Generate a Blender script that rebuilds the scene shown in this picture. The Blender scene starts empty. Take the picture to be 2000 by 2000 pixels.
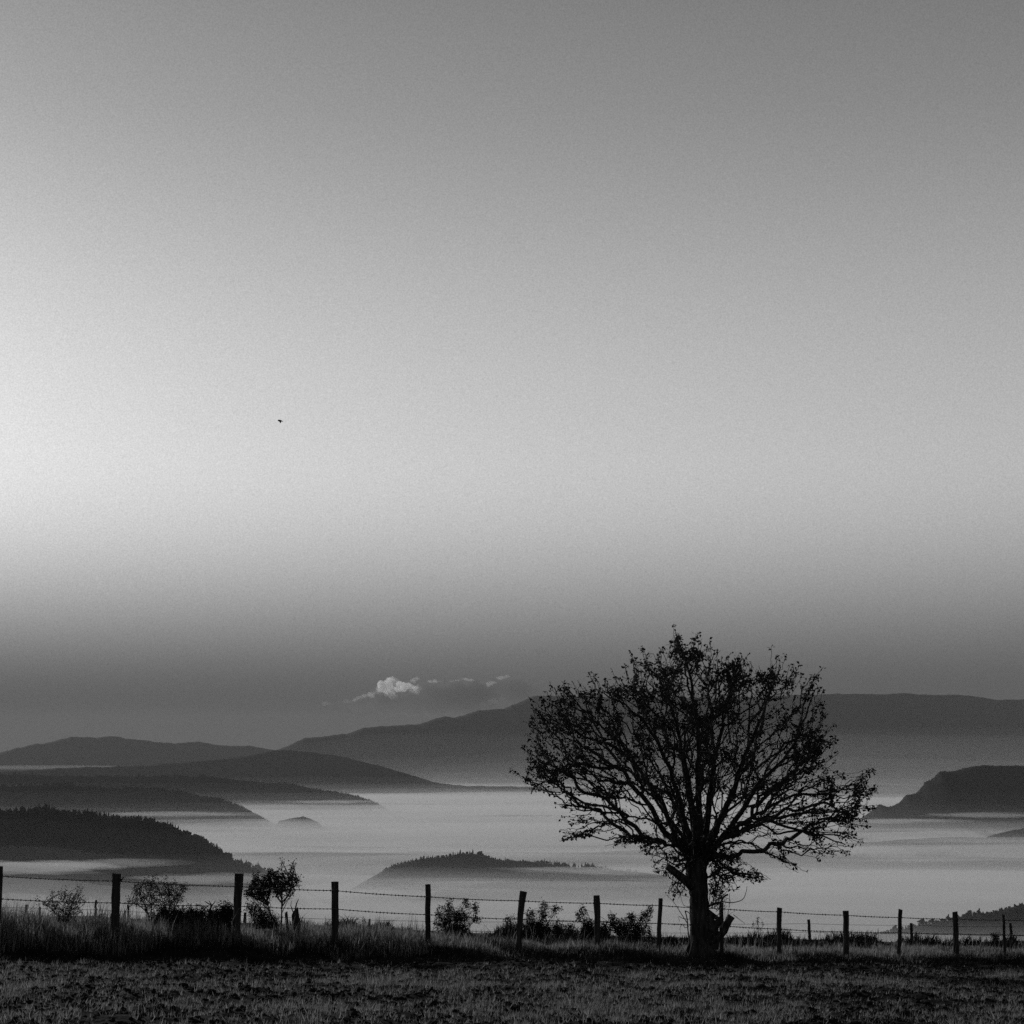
import bpy, bmesh, math, random
import numpy as np
from mathutils import Vector, kdtree

random.seed(7)
rng = np.random.default_rng(7)
scn = bpy.context.scene
COL = scn.collection

# ------------------------------------------------------------------ camera
F = 3600.0                      # focal length in pixels of a 2000-pixel frame
HORIZON = 1480.0                # eye level in that frame
TH = math.atan((HORIZON - 1000.0) / F)
CT, ST = math.cos(TH), math.sin(TH)
EYE = 1.6
cam_data = bpy.data.cameras.new("camera")
cam_data.sensor_width = 36.0
cam_data.lens = 36.0 * F / 2000.0
cam_data.clip_start = 0.1
cam_data.clip_end = 120000.0
cam = bpy.data.objects.new("camera", cam_data)
cam.location = (0, 0, EYE)
cam.rotation_euler = (math.pi / 2 + TH, 0, 0)
COL.objects.link(cam)
scn.camera = cam

# ------------------------------------------------------------------ sky, sun, exposure
SUN_EL = math.radians(15.0)
SUN_AZ = math.radians(-40.0)    # to the west of the view direction (+Y)
SUN_DIR = Vector((math.sin(SUN_AZ) * math.cos(SUN_EL), math.cos(SUN_AZ) * math.cos(SUN_EL), math.sin(SUN_EL)))

world = bpy.data.worlds.new("World")
scn.world = world
world.use_nodes = True
wn, wl = world.node_tree.nodes, world.node_tree.links
wn.clear()


def mathn(nodes, links, op, a, b=None, clamp=False):
    n = nodes.new("ShaderNodeMath")
    n.operation = op
    n.use_clamp = clamp
    for k, v in enumerate((a, b)):
        if v is None:
            continue
        if isinstance(v, (int, float)):
            n.inputs[k].default_value = v
        else:
            links.new(v, n.inputs[k])
    return n.outputs[0]


sky = wn.new("ShaderNodeTexSky")
sky.sky_type = "NISHITA"
sky.sun_disc = False
sky.sun_elevation = SUN_EL
sky.sun_rotation = SUN_AZ
sky.altitude = 900
sky.air_density = 1.0
sky.dust_density = 2.5
sky.ozone_density = 1.0
bw = wn.new("ShaderNodeRGBToBW")
wl.new(sky.outputs[0], bw.inputs[0])
tc = wn.new("ShaderNodeTexCoord")
sep = wn.new("ShaderNodeSeparateXYZ")
wl.new(tc.outputs["Generated"], sep.inputs[0])
# the dull band of dust that lies along the horizon all the way round, and the deeper sky higher up, dimmed overhead to cut ambient light
ramp = wn.new("ShaderNodeValToRGB")
ramp.color_ramp.interpolation = "B_SPLINE"
SKY_STOPS = [(0.0, 1.0), (0.08, 1.0), (0.17, 1.0), (0.22, 0.97), (0.28, 0.80), (0.34, 0.61), (0.42, 0.48), (0.6, 0.22), (1.0, 0.15)]
els = ramp.color_ramp.elements
els[0].position, els[0].color = SKY_STOPS[0][0], (SKY_STOPS[0][1],) * 3 + (1,)
els[1].position, els[1].color = SKY_STOPS[-1][0], (SKY_STOPS[-1][1],) * 3 + (1,)
for p, v in SKY_STOPS[1:-1]:
    e = els.new(p)
    e.color = (v, v, v, 1)
wl.new(sep.outputs[2], ramp.inputs[0])
soft = mathn(wn, wl, "POWER", bw.outputs[0], 0.53)
soft = mathn(wn, wl, "MULTIPLY", soft, 2.8)
sky_v = mathn(wn, wl, "MULTIPLY", soft, ramp.outputs[0])
band = wn.new("ShaderNodeMapRange")
band.interpolation_type = "SMOOTHSTEP"
band.inputs["From Min"].default_value = 0.02
band.inputs["From Max"].default_value = 0.165
wl.new(sep.outputs[2], band.inputs["Value"])
mixb = wn.new("ShaderNodeMix")
mixb.data_type = "FLOAT"
wl.new(band.outputs[0], mixb.inputs[0])
mixb.inputs[2].default_value = 0.68       # dust band
wl.new(sky_v, mixb.inputs[3])
grain = wn.new("ShaderNodeTexNoise")
grain.inputs["Scale"].default_value = 1500.0
grain.inputs["Detail"].default_value = 0.0
wl.new(tc.outputs["Generated"], grain.inputs["Vector"])
gmul = mathn(wn, wl, "ADD", mathn(wn, wl, "MULTIPLY", grain.outputs[0], 0.34), 0.83)
sky_v = mathn(wn, wl, "MULTIPLY", mixb.outputs[0], gmul)
bg = wn.new("ShaderNodeBackground")
bg.inputs[1].default_value = 0.08
wl.new(sky_v, bg.inputs[0])
wout = wn.new("ShaderNodeOutputWorld")
wl.new(bg.outputs[0], wout.inputs[0])

sun_data = bpy.data.lights.new("sun", "SUN")
sun_data.energy = 3.0
sun_data.angle = math.radians(0.5)
sun_data.color = (1.0, 1.0, 1.0)          # a black-and-white picture: the light carries no hue
sun = bpy.data.objects.new("sun", sun_data)
sun.rotation_euler = (-SUN_DIR).to_track_quat("-Z", "Y").to_euler()
sun.location = (-60, 80, 40)
COL.objects.link(sun)

scn.view_settings.view_transform = "Standard"
scn.view_settings.look = "None"
scn.view_settings.exposure = 0.0
scn.view_settings.gamma = 1.0
scn.view_settings.use_curve_mapping = False
scn.cycles.use_denoising = False          # the render's own grain stands for the film's
scn.cycles.volume_bounces = 0
scn.cycles.max_bounces = 5
scn.cycles.diffuse_bounces = 2
scn.cycles.transparent_max_bounces = 8


# ------------------------------------------------------------------ helpers
def P(px, py, d):
    """world point seen at (px, py) of the 2000-pixel frame, d metres ahead"""
    a = (px - 1000.0) / F
    b = (1000.0 - py) / F
    y, z = CT - b * ST, ST + b * CT
    k = d / y
    return (a * k, d, EYE + z * k)


def hash2(ix, iy, seed):
    h = (ix.astype(np.int64) * 374761393 + iy.astype(np.int64) * 668265263 + seed * 2147483647) & 0xFFFFFFFF
    h = ((h ^ (h >> 13)) * 1274126177) & 0xFFFFFFFF
    h = h ^ (h >> 16)
    return (h & 0xFFFFFF) / float(0xFFFFFF)


def vnoise(x, y, seed=0):
    x, y = np.asarray(x, float), np.asarray(y, float)
    ix, iy = np.floor(x), np.floor(y)
    fx, fy = x - ix, y - iy
    fx, fy = fx * fx * (3 - 2 * fx), fy * fy * (3 - 2 * fy)
    a, b = hash2(ix, iy, seed), hash2(ix + 1, iy, seed)
    c, d = hash2(ix, iy + 1, seed), hash2(ix + 1, iy + 1, seed)
    return (a + (b - a) * fx) * (1 - fy) + (c + (d - c) * fx) * fy - 0.5


def fbm(x, y, seed=0, octaves=4, gain=0.5):
    t, amp = 0.0, 1.0
    for k in range(octaves):
        t = t + amp * vnoise(x * 2 ** k, y * 2 ** k, seed + k * 17)
        amp *= gain
    return t


def link(name, me, mat=None, parent=None):
    o = bpy.data.objects.new(name, me)
    COL.objects.link(o)
    if mat is not None and not me.materials:
        me.materials.append(mat)
    if parent is not None:
        o.parent = parent
    return o


def mesh_np(name, verts, faces, smooth=False):
    """verts (n,3); faces (m,k) with one k"""
    verts = np.asarray(verts, np.float32)
    faces = np.asarray(faces, np.int32)
    me = bpy.data.meshes.new(name)
    m, k = faces.shape
    me.vertices.add(len(verts))
    me.vertices.foreach_set("co", verts.ravel())
    me.loops.add(m * k)
    me.loops.foreach_set("vertex_index", faces.ravel())
    me.polygons.add(m)
    me.polygons.foreach_set("loop_start", np.arange(0, m * k, k, dtype=np.int32))
    me.polygons.foreach_set("loop_total", np.full(m, k, np.int32))
    me.polygons.foreach_set("use_smooth", np.full(m, smooth, bool))
    me.update(calc_edges=True)
    me.validate()
    return me


def tag(o, label=None, cat=None, group=None, kind=None):
    for k, v in (("label", label), ("category", cat), ("group", group), ("kind", kind)):
        if v:
            o[k] = v
    return o


def empty(name, loc):
    o = bpy.data.objects.new(name, None)
    o.location = loc
    o.empty_display_size = 0.2
    COL.objects.link(o)
    return o


class MB:
    """collects verts and faces of mixed size"""

    def __init__(self):
        self.v, self.f = [], []

    def add(self, verts, faces):
        n = len(self.v)
        self.v.extend([tuple(p) for p in verts])
        self.f.extend([tuple(i + n for i in f) for f in faces])

    def tube(self, pts, rads, n=6, cap=True, jit=0.0):
        pts = [Vector(p) for p in pts]
        rings = []
        ref = Vector((0.31, 0.95, 0.05))
        for i, p in enumerate(pts):
            t = (pts[min(i + 1, len(pts) - 1)] - pts[max(i - 1, 0)])
            if t.length < 1e-9:
                t = Vector((0, 0, 1))
            t.normalize()
            u = t.cross(ref)
            if u.length < 0.1:
                u = t.cross(Vector((1, 0, 0)))
            u.normalize()
            w = t.cross(u)
            ring = []
            for k in range(n):
                a = 2 * math.pi * k / n
                r = rads[i] * (1 + (random.uniform(-jit, jit) if jit else 0))
                ring.append(p + (u * math.cos(a) + w * math.sin(a)) * r)
            rings.append(ring)
        v = [p for r in rings for p in r]
        f = []
        for i in range(len(pts) - 1):
            for k in range(n):
                a, b = i * n + k, i * n + (k + 1) % n
                f.append((a, b, b + n, a + n))
        if cap:
            f.append(tuple(range(n - 1, -1, -1)))
            f.append(tuple(range((len(pts) - 1) * n, len(pts) * n)))
        self.add(v, f)

    def build(self, name, mat, parent=None, smooth=False, origin=(0, 0, 0)):
        me = bpy.data.meshes.new(name)
        ox, oy, oz = origin
        me.from_pydata([(x - ox, y - oy, z - oz) for x, y, z in self.v], [], self.f)
        if smooth:
            me.polygons.foreach_set("use_smooth", np.ones(len(me.polygons), bool))
        me.update()
        return link(name, me, mat, parent)


# ------------------------------------------------------------------ materials (all grey)
def new_mat(name):
    m = bpy.data.materials.new(name)
    m.use_nodes = True
    m.node_tree.nodes.clear()
    return m, m.node_tree.nodes, m.node_tree.links


def mat_surface(name, lo, hi, scale=8.0, rough=0.9, bump=0.0, stretch=(1, 1, 1), detail=5.0, transl=0.0, coord="Object", bump_dist=0.02):
    m, n, l = new_mat(name)
    out = n.new("ShaderNodeOutputMaterial")
    t = n.new("ShaderNodeTexCoord")
    mp = n.new("ShaderNodeMapping")
    mp.inputs["Scale"].default_value = stretch
    l.new(t.outputs[coord], mp.inputs[0])
    tex = n.new("ShaderNodeTexNoise")
    tex.inputs["Scale"].default_value = scale
    tex.inputs["Detail"].default_value = detail
    l.new(mp.outputs[0], tex.inputs["Vector"])
    cr = n.new("ShaderNodeValToRGB")
    cr.color_ramp.elements[0].position, cr.color_ramp.elements[0].color = 0.32, (lo, lo, lo, 1)
    cr.color_ramp.elements[1].position, cr.color_ramp.elements[1].color = 0.7, (hi, hi, hi, 1)
    l.new(tex.outputs[0], cr.inputs[0])
    b = n.new("ShaderNodeBsdfPrincipled")
    b.inputs["Roughness"].default_value = rough
    b.inputs["Specular IOR Level"].default_value = 0.02
    l.new(cr.outputs[0], b.inputs["Base Color"])
    if bump:
        bp = n.new("ShaderNodeBump")
        bp.inputs["Strength"].default_value = bump
        bp.inputs["Distance"].default_value = bump_dist
        l.new(tex.outputs[0], bp.inputs["Height"])
        l.new(bp.outputs[0], b.inputs["Normal"])
    if transl:
        tr = n.new("ShaderNodeBsdfTranslucent")
        l.new(cr.outputs[0], tr.inputs[0])
        mx = n.new("ShaderNodeMixShader")
        mx.inputs[0].default_value = transl
        l.new(b.outputs[0], mx.inputs[1])
        l.new(tr.outputs[0], mx.inputs[2])
        l.new(mx.outputs[0], out.inputs[0])
    else:
        l.new(b.outputs[0], out.inputs[0])
    return m


def mat_volume(name, density, albedo, g=0.0):
    m, n, l = new_mat(name)
    out = n.new("ShaderNodeOutputMaterial")
    v = n.new("ShaderNodeVolumePrincipled")
    v.inputs["Color"].default_value = (albedo, albedo, albedo, 1)
    v.inputs["Density"].default_value = density
    v.inputs["Anisotropy"].default_value = g
    l.new(v.outputs[0], out.inputs["Volume"])
    return m


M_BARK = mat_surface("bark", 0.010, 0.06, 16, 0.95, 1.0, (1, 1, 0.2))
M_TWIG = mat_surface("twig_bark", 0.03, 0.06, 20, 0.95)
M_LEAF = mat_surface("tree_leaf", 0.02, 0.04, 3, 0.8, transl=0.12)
M_SHRUB = mat_surface("shrub_leaf", 0.04, 0.09, 3, 0.7, transl=0.3)
M_BROOM = mat_surface("broom_leaf", 0.02, 0.04, 3, 0.8)
M_POST = mat_surface("weathered_wood", 0.014, 0.055, 9, 0.9, 0.6, (2.5, 2.5, 0.22))
M_WIRE = mat_surface("rusty_wire", 0.06, 0.11, 30, 0.7)
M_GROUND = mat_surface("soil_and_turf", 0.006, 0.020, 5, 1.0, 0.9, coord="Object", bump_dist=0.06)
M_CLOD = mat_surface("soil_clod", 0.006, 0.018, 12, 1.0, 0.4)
M_GRASS = mat_surface("dry_grass", 0.025, 0.31, 14, 0.8, transl=0.55, stretch=(1, 1, 0.05), detail=3)
M_FIELD = mat_surface("field_grass", 0.012, 0.29, 22, 0.8, transl=0.5, stretch=(1, 1, 0.05), detail=2)
M_WEED = mat_surface("weed_and_verge_shade", 0.012, 0.035, 2, 0.9)
M_HILL = mat_surface("wooded_hillside", 0.014, 0.028, 0.012, 1.0, 0.0)
M_MOUNT = mat_surface("mountainside", 0.013, 0.026, 0.004, 1.0, 0.0)
M_FOREST = mat_surface("forest", 0.014, 0.03, 0.05, 1.0)
M_BIRD = mat_surface("bird_plumage", 0.004, 0.008, 30, 0.8)


# ------------------------------------------------------------------ ground
FENCE0, FENCE_K = 39.8, 0.552            # plan of the fence: y = FENCE0 + FENCE_K * x


def gz(x, y, detail=True):
    x, y = np.asarray(x, float), np.asarray(y, float)
    xc = np.clip(x, -16, 18)
    s = 0.0652 + 0.0088 * np.clip(x / 11.0, -1.5, 1.5)
    fy = FENCE0 + FENCE_K * xc
    t = y - fy
    field = -s * y
    zf = np.interp(xc, [-9.6, 0.0, 13.05], [-1.58, -2.47, -3.38])
    k = np.clip((t + 1.3) / 1.3, 0, 1)
    k = k * k * (3 - 2 * k)
    top = zf - 0.02 * np.clip(t, 0, None)
    t2 = np.clip(t - 4.0, 0, None)
    drop = np.where(t2 < 5, 0.02 * t2 ** 2, 0.5 + 0.2 * (t2 - 5))
    z = np.where(t < 0, field * (1 - k) + zf * k, top - drop)
    far = np.clip((y - 1100) / 500, 0, 1)
    near_x = np.clip((9000 - np.abs(x)) / 3000, 0, 1) * np.clip((15500 - y) / 1500, 0, 1)
    floor = -291.0 + near_x * (46 * fbm(x / 1500.0, y / 620.0, 15, 3) + 9 * fbm(x / 420.0, y / 260.0, 16, 3)) * far
    z = np.maximum(z, floor)
    if detail:
        near = np.clip((80 - np.abs(y)) / 40, 0, 1) * np.clip((40 - np.abs(x)) / 20, 0, 1)
        z = z + near * (0.10 * fbm(x * 0.5, y * 0.5, 3, 3) + 0.09 * fbm(x * 2.2, y * 2.2, 5, 3) * np.clip(-t / 2 + 0.3, 0.25, 1))
    return z


def gzs(x, y):
    return float(gz(np.array([x]), np.array([y]))[0])


def axis(dense0, dense1, step, lo, hi, grow=1.12):
    a = list(np.arange(dense0, dense1 + 1e-6, step))
    s, v = step, a[-1]
    while v < hi:
        s *= grow
        v += s
        a.append(min(v, hi))
    s, v, b = step, a[0], []
    while v > lo:
        s *= grow
        v -= s
        b.append(max(v, lo))
    return np.array(b[::-1] + a)


def grid_mesh(name, X, Y, Z, smooth=True):
    ny, nx = X.shape
    v = np.stack([X, Y, Z], -1).reshape(-1, 3)
    i = np.arange(ny * nx).reshape(ny, nx)
    f = np.stack([i[:-1, :-1], i[:-1, 1:], i[1:, 1:], i[1:, :-1]], -1).reshape(-1, 4)
    return mesh_np(name, v, f, smooth)


ax = axis(-14, 16, 0.14, -34000, 34000, 1.07)
ay = axis(17, 52, 0.14, -9000, 33000, 1.045)
GX, GY = np.meshgrid(ax, ay)
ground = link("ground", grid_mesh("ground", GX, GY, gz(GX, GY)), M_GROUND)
tag(ground, kind="structure", label="dark ploughed field falling away to the misty valley")


# ------------------------------------------------------------------ hills
FOG_Z = EYE - 250.0


def hill(name, prof, d, front, back, mat, label, tree_px=0.0, cols=420, rows=47, base=-430.0, rough=0.03, power=1.3, seed=1, fine=0.0):
    pts = [P(px, py + tree_px, d) for px, py in prof]
    xs = np.array([p[0] for p in pts])
    zs = np.array([p[2] for p in pts])
    h0, h1 = zs[0] - base, zs[-1] - base
    xs = np.concatenate([[xs[0] - 2.2 * h0, xs[0] - 1.2 * h0, xs[0] - 0.5 * h0], xs, [xs[-1] + 0.5 * h1, xs[-1] + 1.2 * h1, xs[-1] + 2.2 * h1]])
    zs = np.concatenate([[base, base + 0.25 * h0, base + 0.7 * h0], zs, [base + 0.7 * h1, base + 0.25 * h1, base]])
    ux = np.linspace(xs[0], xs[-1], cols)
    top = np.interp(ux, xs, zs)
    fn = fine * d / F * fbm(ux / (d * 0.004), ux * 0 + seed, seed, 4, 0.6) if fine else ux * 0
    v = np.linspace(-1, 1, rows)
    V, U = np.meshgrid(v, ux, indexing="ij")
    kw = max(5, cols // 14) | 1
    ker = np.hanning(kw + 2)[1:-1]
    tops = np.convolve(np.pad(top, kw // 2, mode="edge"), ker / ker.sum(), "valid")
    T = tops[None, :] + (top - tops)[None, :] * np.exp(-(V * 9.0) ** 2)
    run = np.where(V < 0, front, back)
    Yw = d + V * run + 0.12 * front * fbm(U / (front * 1.2), V * 0 + 3, seed + 5, 3) * np.abs(V)
    h = np.clip(T - base, 0, None)
    prof_v = 1 - np.abs(V) ** power
    ends = np.minimum(1, np.minimum(np.linspace(0, 1, cols), np.linspace(1, 0, cols)) * 40)
    n = fbm(U / (front * 0.5), (V * run) / (front * 0.5), seed, 5, 0.55)
    Z = base + h * prof_v * ends + n * rough * h * np.abs(V) ** 0.7 * ends
    Z = Z + fn[None, :] * np.clip(1 - np.abs(V) * 9, 0, 1)
    Z = np.where(np.abs(V) > 0.999, base - 5, Z)
    o = link(name, grid_mesh(name, U, Yw, Z), mat)
    tag(o, label=label, kind="structure")
    return o, (U, Yw, Z, top, ux)


HILLS = {}
HILLS["A"] = hill("hill", [(-420, 1560), (-200, 1566), (-60, 1572), (0, 1574), (57, 1577), (120, 1580), (228, 1586), (290, 1597), (341, 1609), (398, 1630), (430, 1652), (455, 1671), (485, 1683), (512, 1691), (560, 1712), (640, 1760)], 4300, 480, 600, M_HILL,
                  "dark wooded hill with a conifer skyline sinking into the valley fog", tree_px=9, seed=11)
HILLS["B"] = hill("hill", [(-420, 1520), (-150, 1525), (0, 1530), (70, 1527), (140, 1527), (230, 1533), (320, 1537), (380, 1547), (430, 1556), (470, 1570), (490, 1580), (520, 1595), (580, 1640)], 8000, 560, 800, M_HILL,
                  "low wooded ridge directly behind the dark conifer hill", tree_px=5, seed=21, fine=1.0)
HILLS["C"] = hill("hill", [(-420, 1500), (0, 1509), (170, 1512), (400, 1513), (484, 1523), (569, 1529), (615, 1540), (683, 1549), (729, 1563), (800, 1600)], 9800, 560, 800, M_HILL,
                  "long grey spur tapering to a point in the fog", seed=31, fine=1.5, tree_px=2, power=1.08)
HILLS["D"] = hill("hill", [(-420, 1515), (0, 1506), (114, 1500), (285, 1495), (455, 1480), (530, 1466), (569, 1465), (655, 1475), (740, 1495), (797, 1512), (854, 1529), (911, 1535), (1025, 1537), (1082, 1543), (1200, 1580)], 13500, 640, 900, M_HILL,
                  "rounded grey ridge with a long low tongue into the fog", seed=41, fine=1.5, power=1.08)
HILLS["E"] = hill("mountain", [(-420, 1480), (-150, 1475), (0, 1469), (57, 1455), (103, 1449), (137, 1439), (188, 1440), (216, 1437), (256, 1444), (342, 1452), (387, 1449), (433, 1456), (484, 1456), (518, 1462), (600, 1475), (760, 1500)], 20500, 950, 1500, M_MOUNT,
                  "faint far range of rounded summits", seed=51, fine=1.6, rough=0.015, power=1.08)
HILLS["F"] = hill("mountain", [(400, 1500), (500, 1476), (547, 1463), (598, 1441), (678, 1433), (712, 1421), (820, 1414), (866, 1399), (888, 1402), (934, 1389), (985, 1384), (1042, 1359), (1082, 1359), (1200, 1362), (1400, 1363), (1600, 1356), (1679, 1355), (1732, 1356), (1766, 1354), (1824, 1358), (1869, 1356), (1910, 1360), (1948, 1367), (2000, 1366), (2200, 1371), (2500, 1380)], 17500, 1300, 2200, M_MOUNT,
                  "long flat-topped mountain rising beneath the sunlit cloud", seed=61, fine=1.6, cols=800, rough=0.012, power=1.08)
HILLS["G"] = hill("hill", [(1560, 1660), (1640, 1620), (1683, 1598), (1695, 1590), (1710, 1577), (1718, 1570), (1732, 1574), (1749, 1572), (1763, 1563), (1770, 1552), (1799, 1546), (1801, 1538), (1809, 1526), (1824, 1519), (1834, 1507), (1865, 1505), (1886, 1499), (1919, 1493), (1968, 1495), (2000, 1494), (2150, 1490), (2400, 1496)], 7600, 480, 800, M_HILL,
                  "stepped dark headland standing out of the fog", seed=71, fine=2, cols=900, tree_px=1)
HILLS["H"] = hill("hill", [(1880, 1650), (1910, 1640), (1940, 1631), (1970, 1623), (2000, 1617), (2100, 1607), (2300, 1600)], 6300, 300, 500, M_HILL,
                  "low dim spur just breaking the fog in front of the stepped headland", seed=81, fine=3)
HILLS["I"] = hill("hill", [(660, 1745), (728, 1706), (745, 1697), (761, 1687), (786, 1680), (807, 1675), (825, 1671), (864, 1669), (885, 1664), (911, 1661), (942, 1663), (965, 1672), (988, 1675), (1029, 1676), (1055, 1679), (1100, 1685), (1146, 1691), (1223, 1695), (1262, 1699), (1330, 1710), (1380, 1740)], 4150, 260, 300, M_HILL,
                  "small wooded island hill in the middle of the fog", tree_px=6, seed=91)
HILLS["J"] = hill("hill", [(780, 1770), (880, 1733), (980, 1722), (1080, 1718), (1200, 1718), (1310, 1722), (1400, 1745)], 3840, 320, 300, M_HILL,
                  "low apron of land barely showing through the fog before the island hill", seed=95, rough=0.012, power=2.0)
HILLS["K"] = hill("hill", [(520, 1630), (545, 1604), (565, 1598), (590, 1595), (606, 1599), (622, 1606), (640, 1630)], 7700, 160, 200, M_HILL,
                  "tiny islet of hill showing above the far fog", seed=97, fine=2)
HILLS["L"] = hill("hill", [(1560, 1880), (1620, 1850), (1660, 1834), (1681, 1829), (1707, 1822), (1720, 1818), (1748, 1812), (1769, 1808), (1792, 1802), (1810, 1799), (1847, 1793), (1875, 1789), (1914, 1779), (1940, 1775), (1979, 1765), (2000, 1760), (2200, 1732), (2400, 1715)], 2650, 260, 400, M_HILL,
                  "near wooded slope rising from the fog behind the fence end", tree_px=6, seed=99)


# ------------------------------------------------------------------ forests on the near hills
def conifer_template(sides=5):
    v, f = [], []
    for z0, z1, r in ((0.0, 0.62, 0.22), (0.36, 1.0, 0.15)):
        n = len(v)
        for k in range(sides):
            a = 2 * math.pi * k / sides
            v.append((r * math.cos(a), r * math.sin(a), z0))
        v.append((0, 0, z1))
        f += [(n + k, n + (k + 1) % sides, n + sides) for k in range(sides)]
    return np.array(v), np.array(f)


def round_template():
    bm = bmesh.new()
    bmesh.ops.create_icosphere(bm, subdivisions=1, radius=0.5)
    v = np.array([(p.co.x * 0.85, p.co.y * 0.85, p.co.z + 0.45) for p in bm.verts])
    f = np.array([[q.index for q in p.verts] for p in bm.faces])
    bm.free()
    return v, f


def scatter(tv, tf, pos, hgt, jit, seed):
    r = np.random.default_rng(seed)
    n, k = len(pos), len(tv)
    ang = r.uniform(0, 2 * np.pi, n)
    c, s = np.cos(ang)[:, None], np.sin(ang)[:, None]
    w = hgt * r.uniform(0.8, 1.3, n)
    base = tv[None] * (1 + r.uniform(-jit, jit, (n, k, 1)))
    X = (base[..., 0] * c - base[..., 1] * s) * w[:, None] + pos[:, None, 0]
    Y = (base[..., 0] * s + base[..., 1] * c) * w[:, None] + pos[:, None, 1]
    Z = base[..., 2] * hgt[:, None] + pos[:, None, 2]
    v = np.stack([X, Y, Z], -1).reshape(-1, 3)
    f = (tf[None] + (np.arange(n) * k)[:, None, None]).reshape(-1, tf.shape[1])
    return v, f


def forest(key, n_slope, n_ridge, hmin, hmax, conifer, seed, label):
    U, Yw, Z, top, ux = HILLS[key][1]
    r = np.random.default_rng(seed)
    rows, cols = U.shape
    mid = rows // 2
    i = r.integers(2, mid + 2, n_slope)
    j = r.integers(4, cols - 5, n_slope)
    a, b = r.random(n_slope), r.random(n_slope)

    def bil(A):
        return (A[i, j] * (1 - a) + A[i, j + 1] * a) * (1 - b) + (A[i + 1, j] * (1 - a) + A[i + 1, j + 1] * a) * b
    pos = np.stack([bil(U), bil(Yw), bil(Z)], -1)
    i = r.integers(mid - 2, mid + 1, n_ridge)
    j = r.integers(4, cols - 5, n_ridge)
    a, b = r.random(n_ridge), r.random(n_ridge)
    pos2 = np.stack([bil(U), bil(Yw), bil(Z)], -1)
    pos = np.concatenate([pos, pos2])
    pos = pos[pos[:, 2] > FOG_Z - (2 if key == "I" else 40)]
    clump = 0.75 + 0.9 * fbm(pos[:, 0] / 90, pos[:, 1] / 90, seed, 2)
    h = r.uniform(hmin, hmax, len(pos)) * np.clip(clump, 0.45, 1.4)
    h = h * np.where(r.random(len(pos)) < 0.05, 1.3, 1.0)
    pos[:, 2] -= 0.06 * h
    pick = r.random(len(pos)) < conifer
    v1, f1 = scatter(*conifer_template(), pos[pick], h[pick], 0.2, seed)
    v2, f2 = scatter(*round_template(), pos[~pick], h[~pick] * 0.75, 0.25, seed + 1)
    o = link("forest", mesh_np("forest", np.concatenate([v1, v2]), np.concatenate([f1, f2 + len(v1)])), M_FOREST)
    return tag(o, label=label, kind="stuff")


forest("A", 6500, 1100, 9, 22, 0.55, 101, "conifer forest on the dark hill")
forest("B", 6500, 900, 9, 15, 0.4, 102, "woodland on the low ridge behind the conifer hill")
forest("G", 2500, 500, 4, 8, 0.1, 103, "scrub on the stepped headland")
forest("C", 6000, 700, 7, 13, 0.3, 106, "woodland on the long grey spur")
forest("I", 1800, 700, 7, 14, 0.5, 104, "woodland on the island hill")
forest("L", 5000, 700, 4, 9, 0.15, 105, "broadleaf wood on the near slope beyond the fence")


# ------------------------------------------------------------------ valley fog
def closed_slab(name, X, Y, Ztop, zbot):
    ny, nx = X.shape
    top = np.stack([X, Y, Ztop], -1).reshape(-1, 3)
    n = len(top)
    i = np.arange(n).reshape(ny, nx)
    quads = [np.stack([i[:-1, :-1], i[:-1, 1:], i[1:, 1:], i[1:, :-1]], -1).reshape(-1, 4)]
    loop = np.concatenate([i[0, :], i[1:, -1], i[-1, -2::-1], i[-2:0:-1, 0]])
    bot = top[loop].copy()
    bot[:, 2] = zbot
    m = len(loop)
    b = np.arange(n, n + m)
    nxt = np.roll(np.arange(m), -1)
    quads.append(np.stack([loop, b, b[nxt], loop[nxt]], -1))
    cen = np.array([[X.mean(), Y.mean(), zbot]])
    v = np.concatenate([top, bot, cen])
    tris = np.stack([b[nxt], b, np.full(m, n + m)], -1)
    me = bpy.data.meshes.new(name)
    me.from_pydata(v.tolist(), [], np.concatenate(quads).tolist() + tris.tolist())
    me.polygons.foreach_set("use_smooth", np.ones(len(me.polygons), bool))
    me.update()
    return me


fx = axis(-6000, 6000, 75, -17000, 17000, 1.15)
fyv = axis(1500, 9000, 50, 1200, 22000, 1.04)
FX, FY = np.meshgrid(fx, fyv)
base_w = fbm(FX / 2600, FY / 1000, 201, 4, 0.45)
DIP = np.zeros_like(FX)
for px, py, d, rx, ry, dz in ((380, 1705, 3850, 230, 260, -34), (1150, 1716, 3800, 330, 120, -16), (800, 1640, 4700, 700, 160, -16), (1950, 1612, 6200, 500, 260, -26), (40, 1695, 3700, 230, 200, 14)):
    cx, cy, _ = P(px, py, d)
    DIP += dz * np.exp(-((FX - cx) / rx) ** 2 - ((FY - cy) / ry) ** 2)
for top_off, bot, amp, dens, seed in ((120, -444, 20, 0.000012, 300), (66, -445, 40, 0.00005, 301), (20, -446, 66, 0.0002, 302), (0, -447, 70, 0.0010, 303), (-22, -448, 70, 0.0025, 304), (-48, -449, 66, 0.006, 305)):
    zt = FOG_Z + top_off + amp * (0.95 * base_w + 0.25 * fbm(FX / 900, FY / 330, seed, 3, 0.5)) + DIP
    o = link("fog", closed_slab("fog", FX, FY, zt, bot), mat_volume("valley_fog_%d" % seed, dens, 0.98, 0.1))
    tag(o, label="sea of pale fog filling the valley", kind="stuff")


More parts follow.
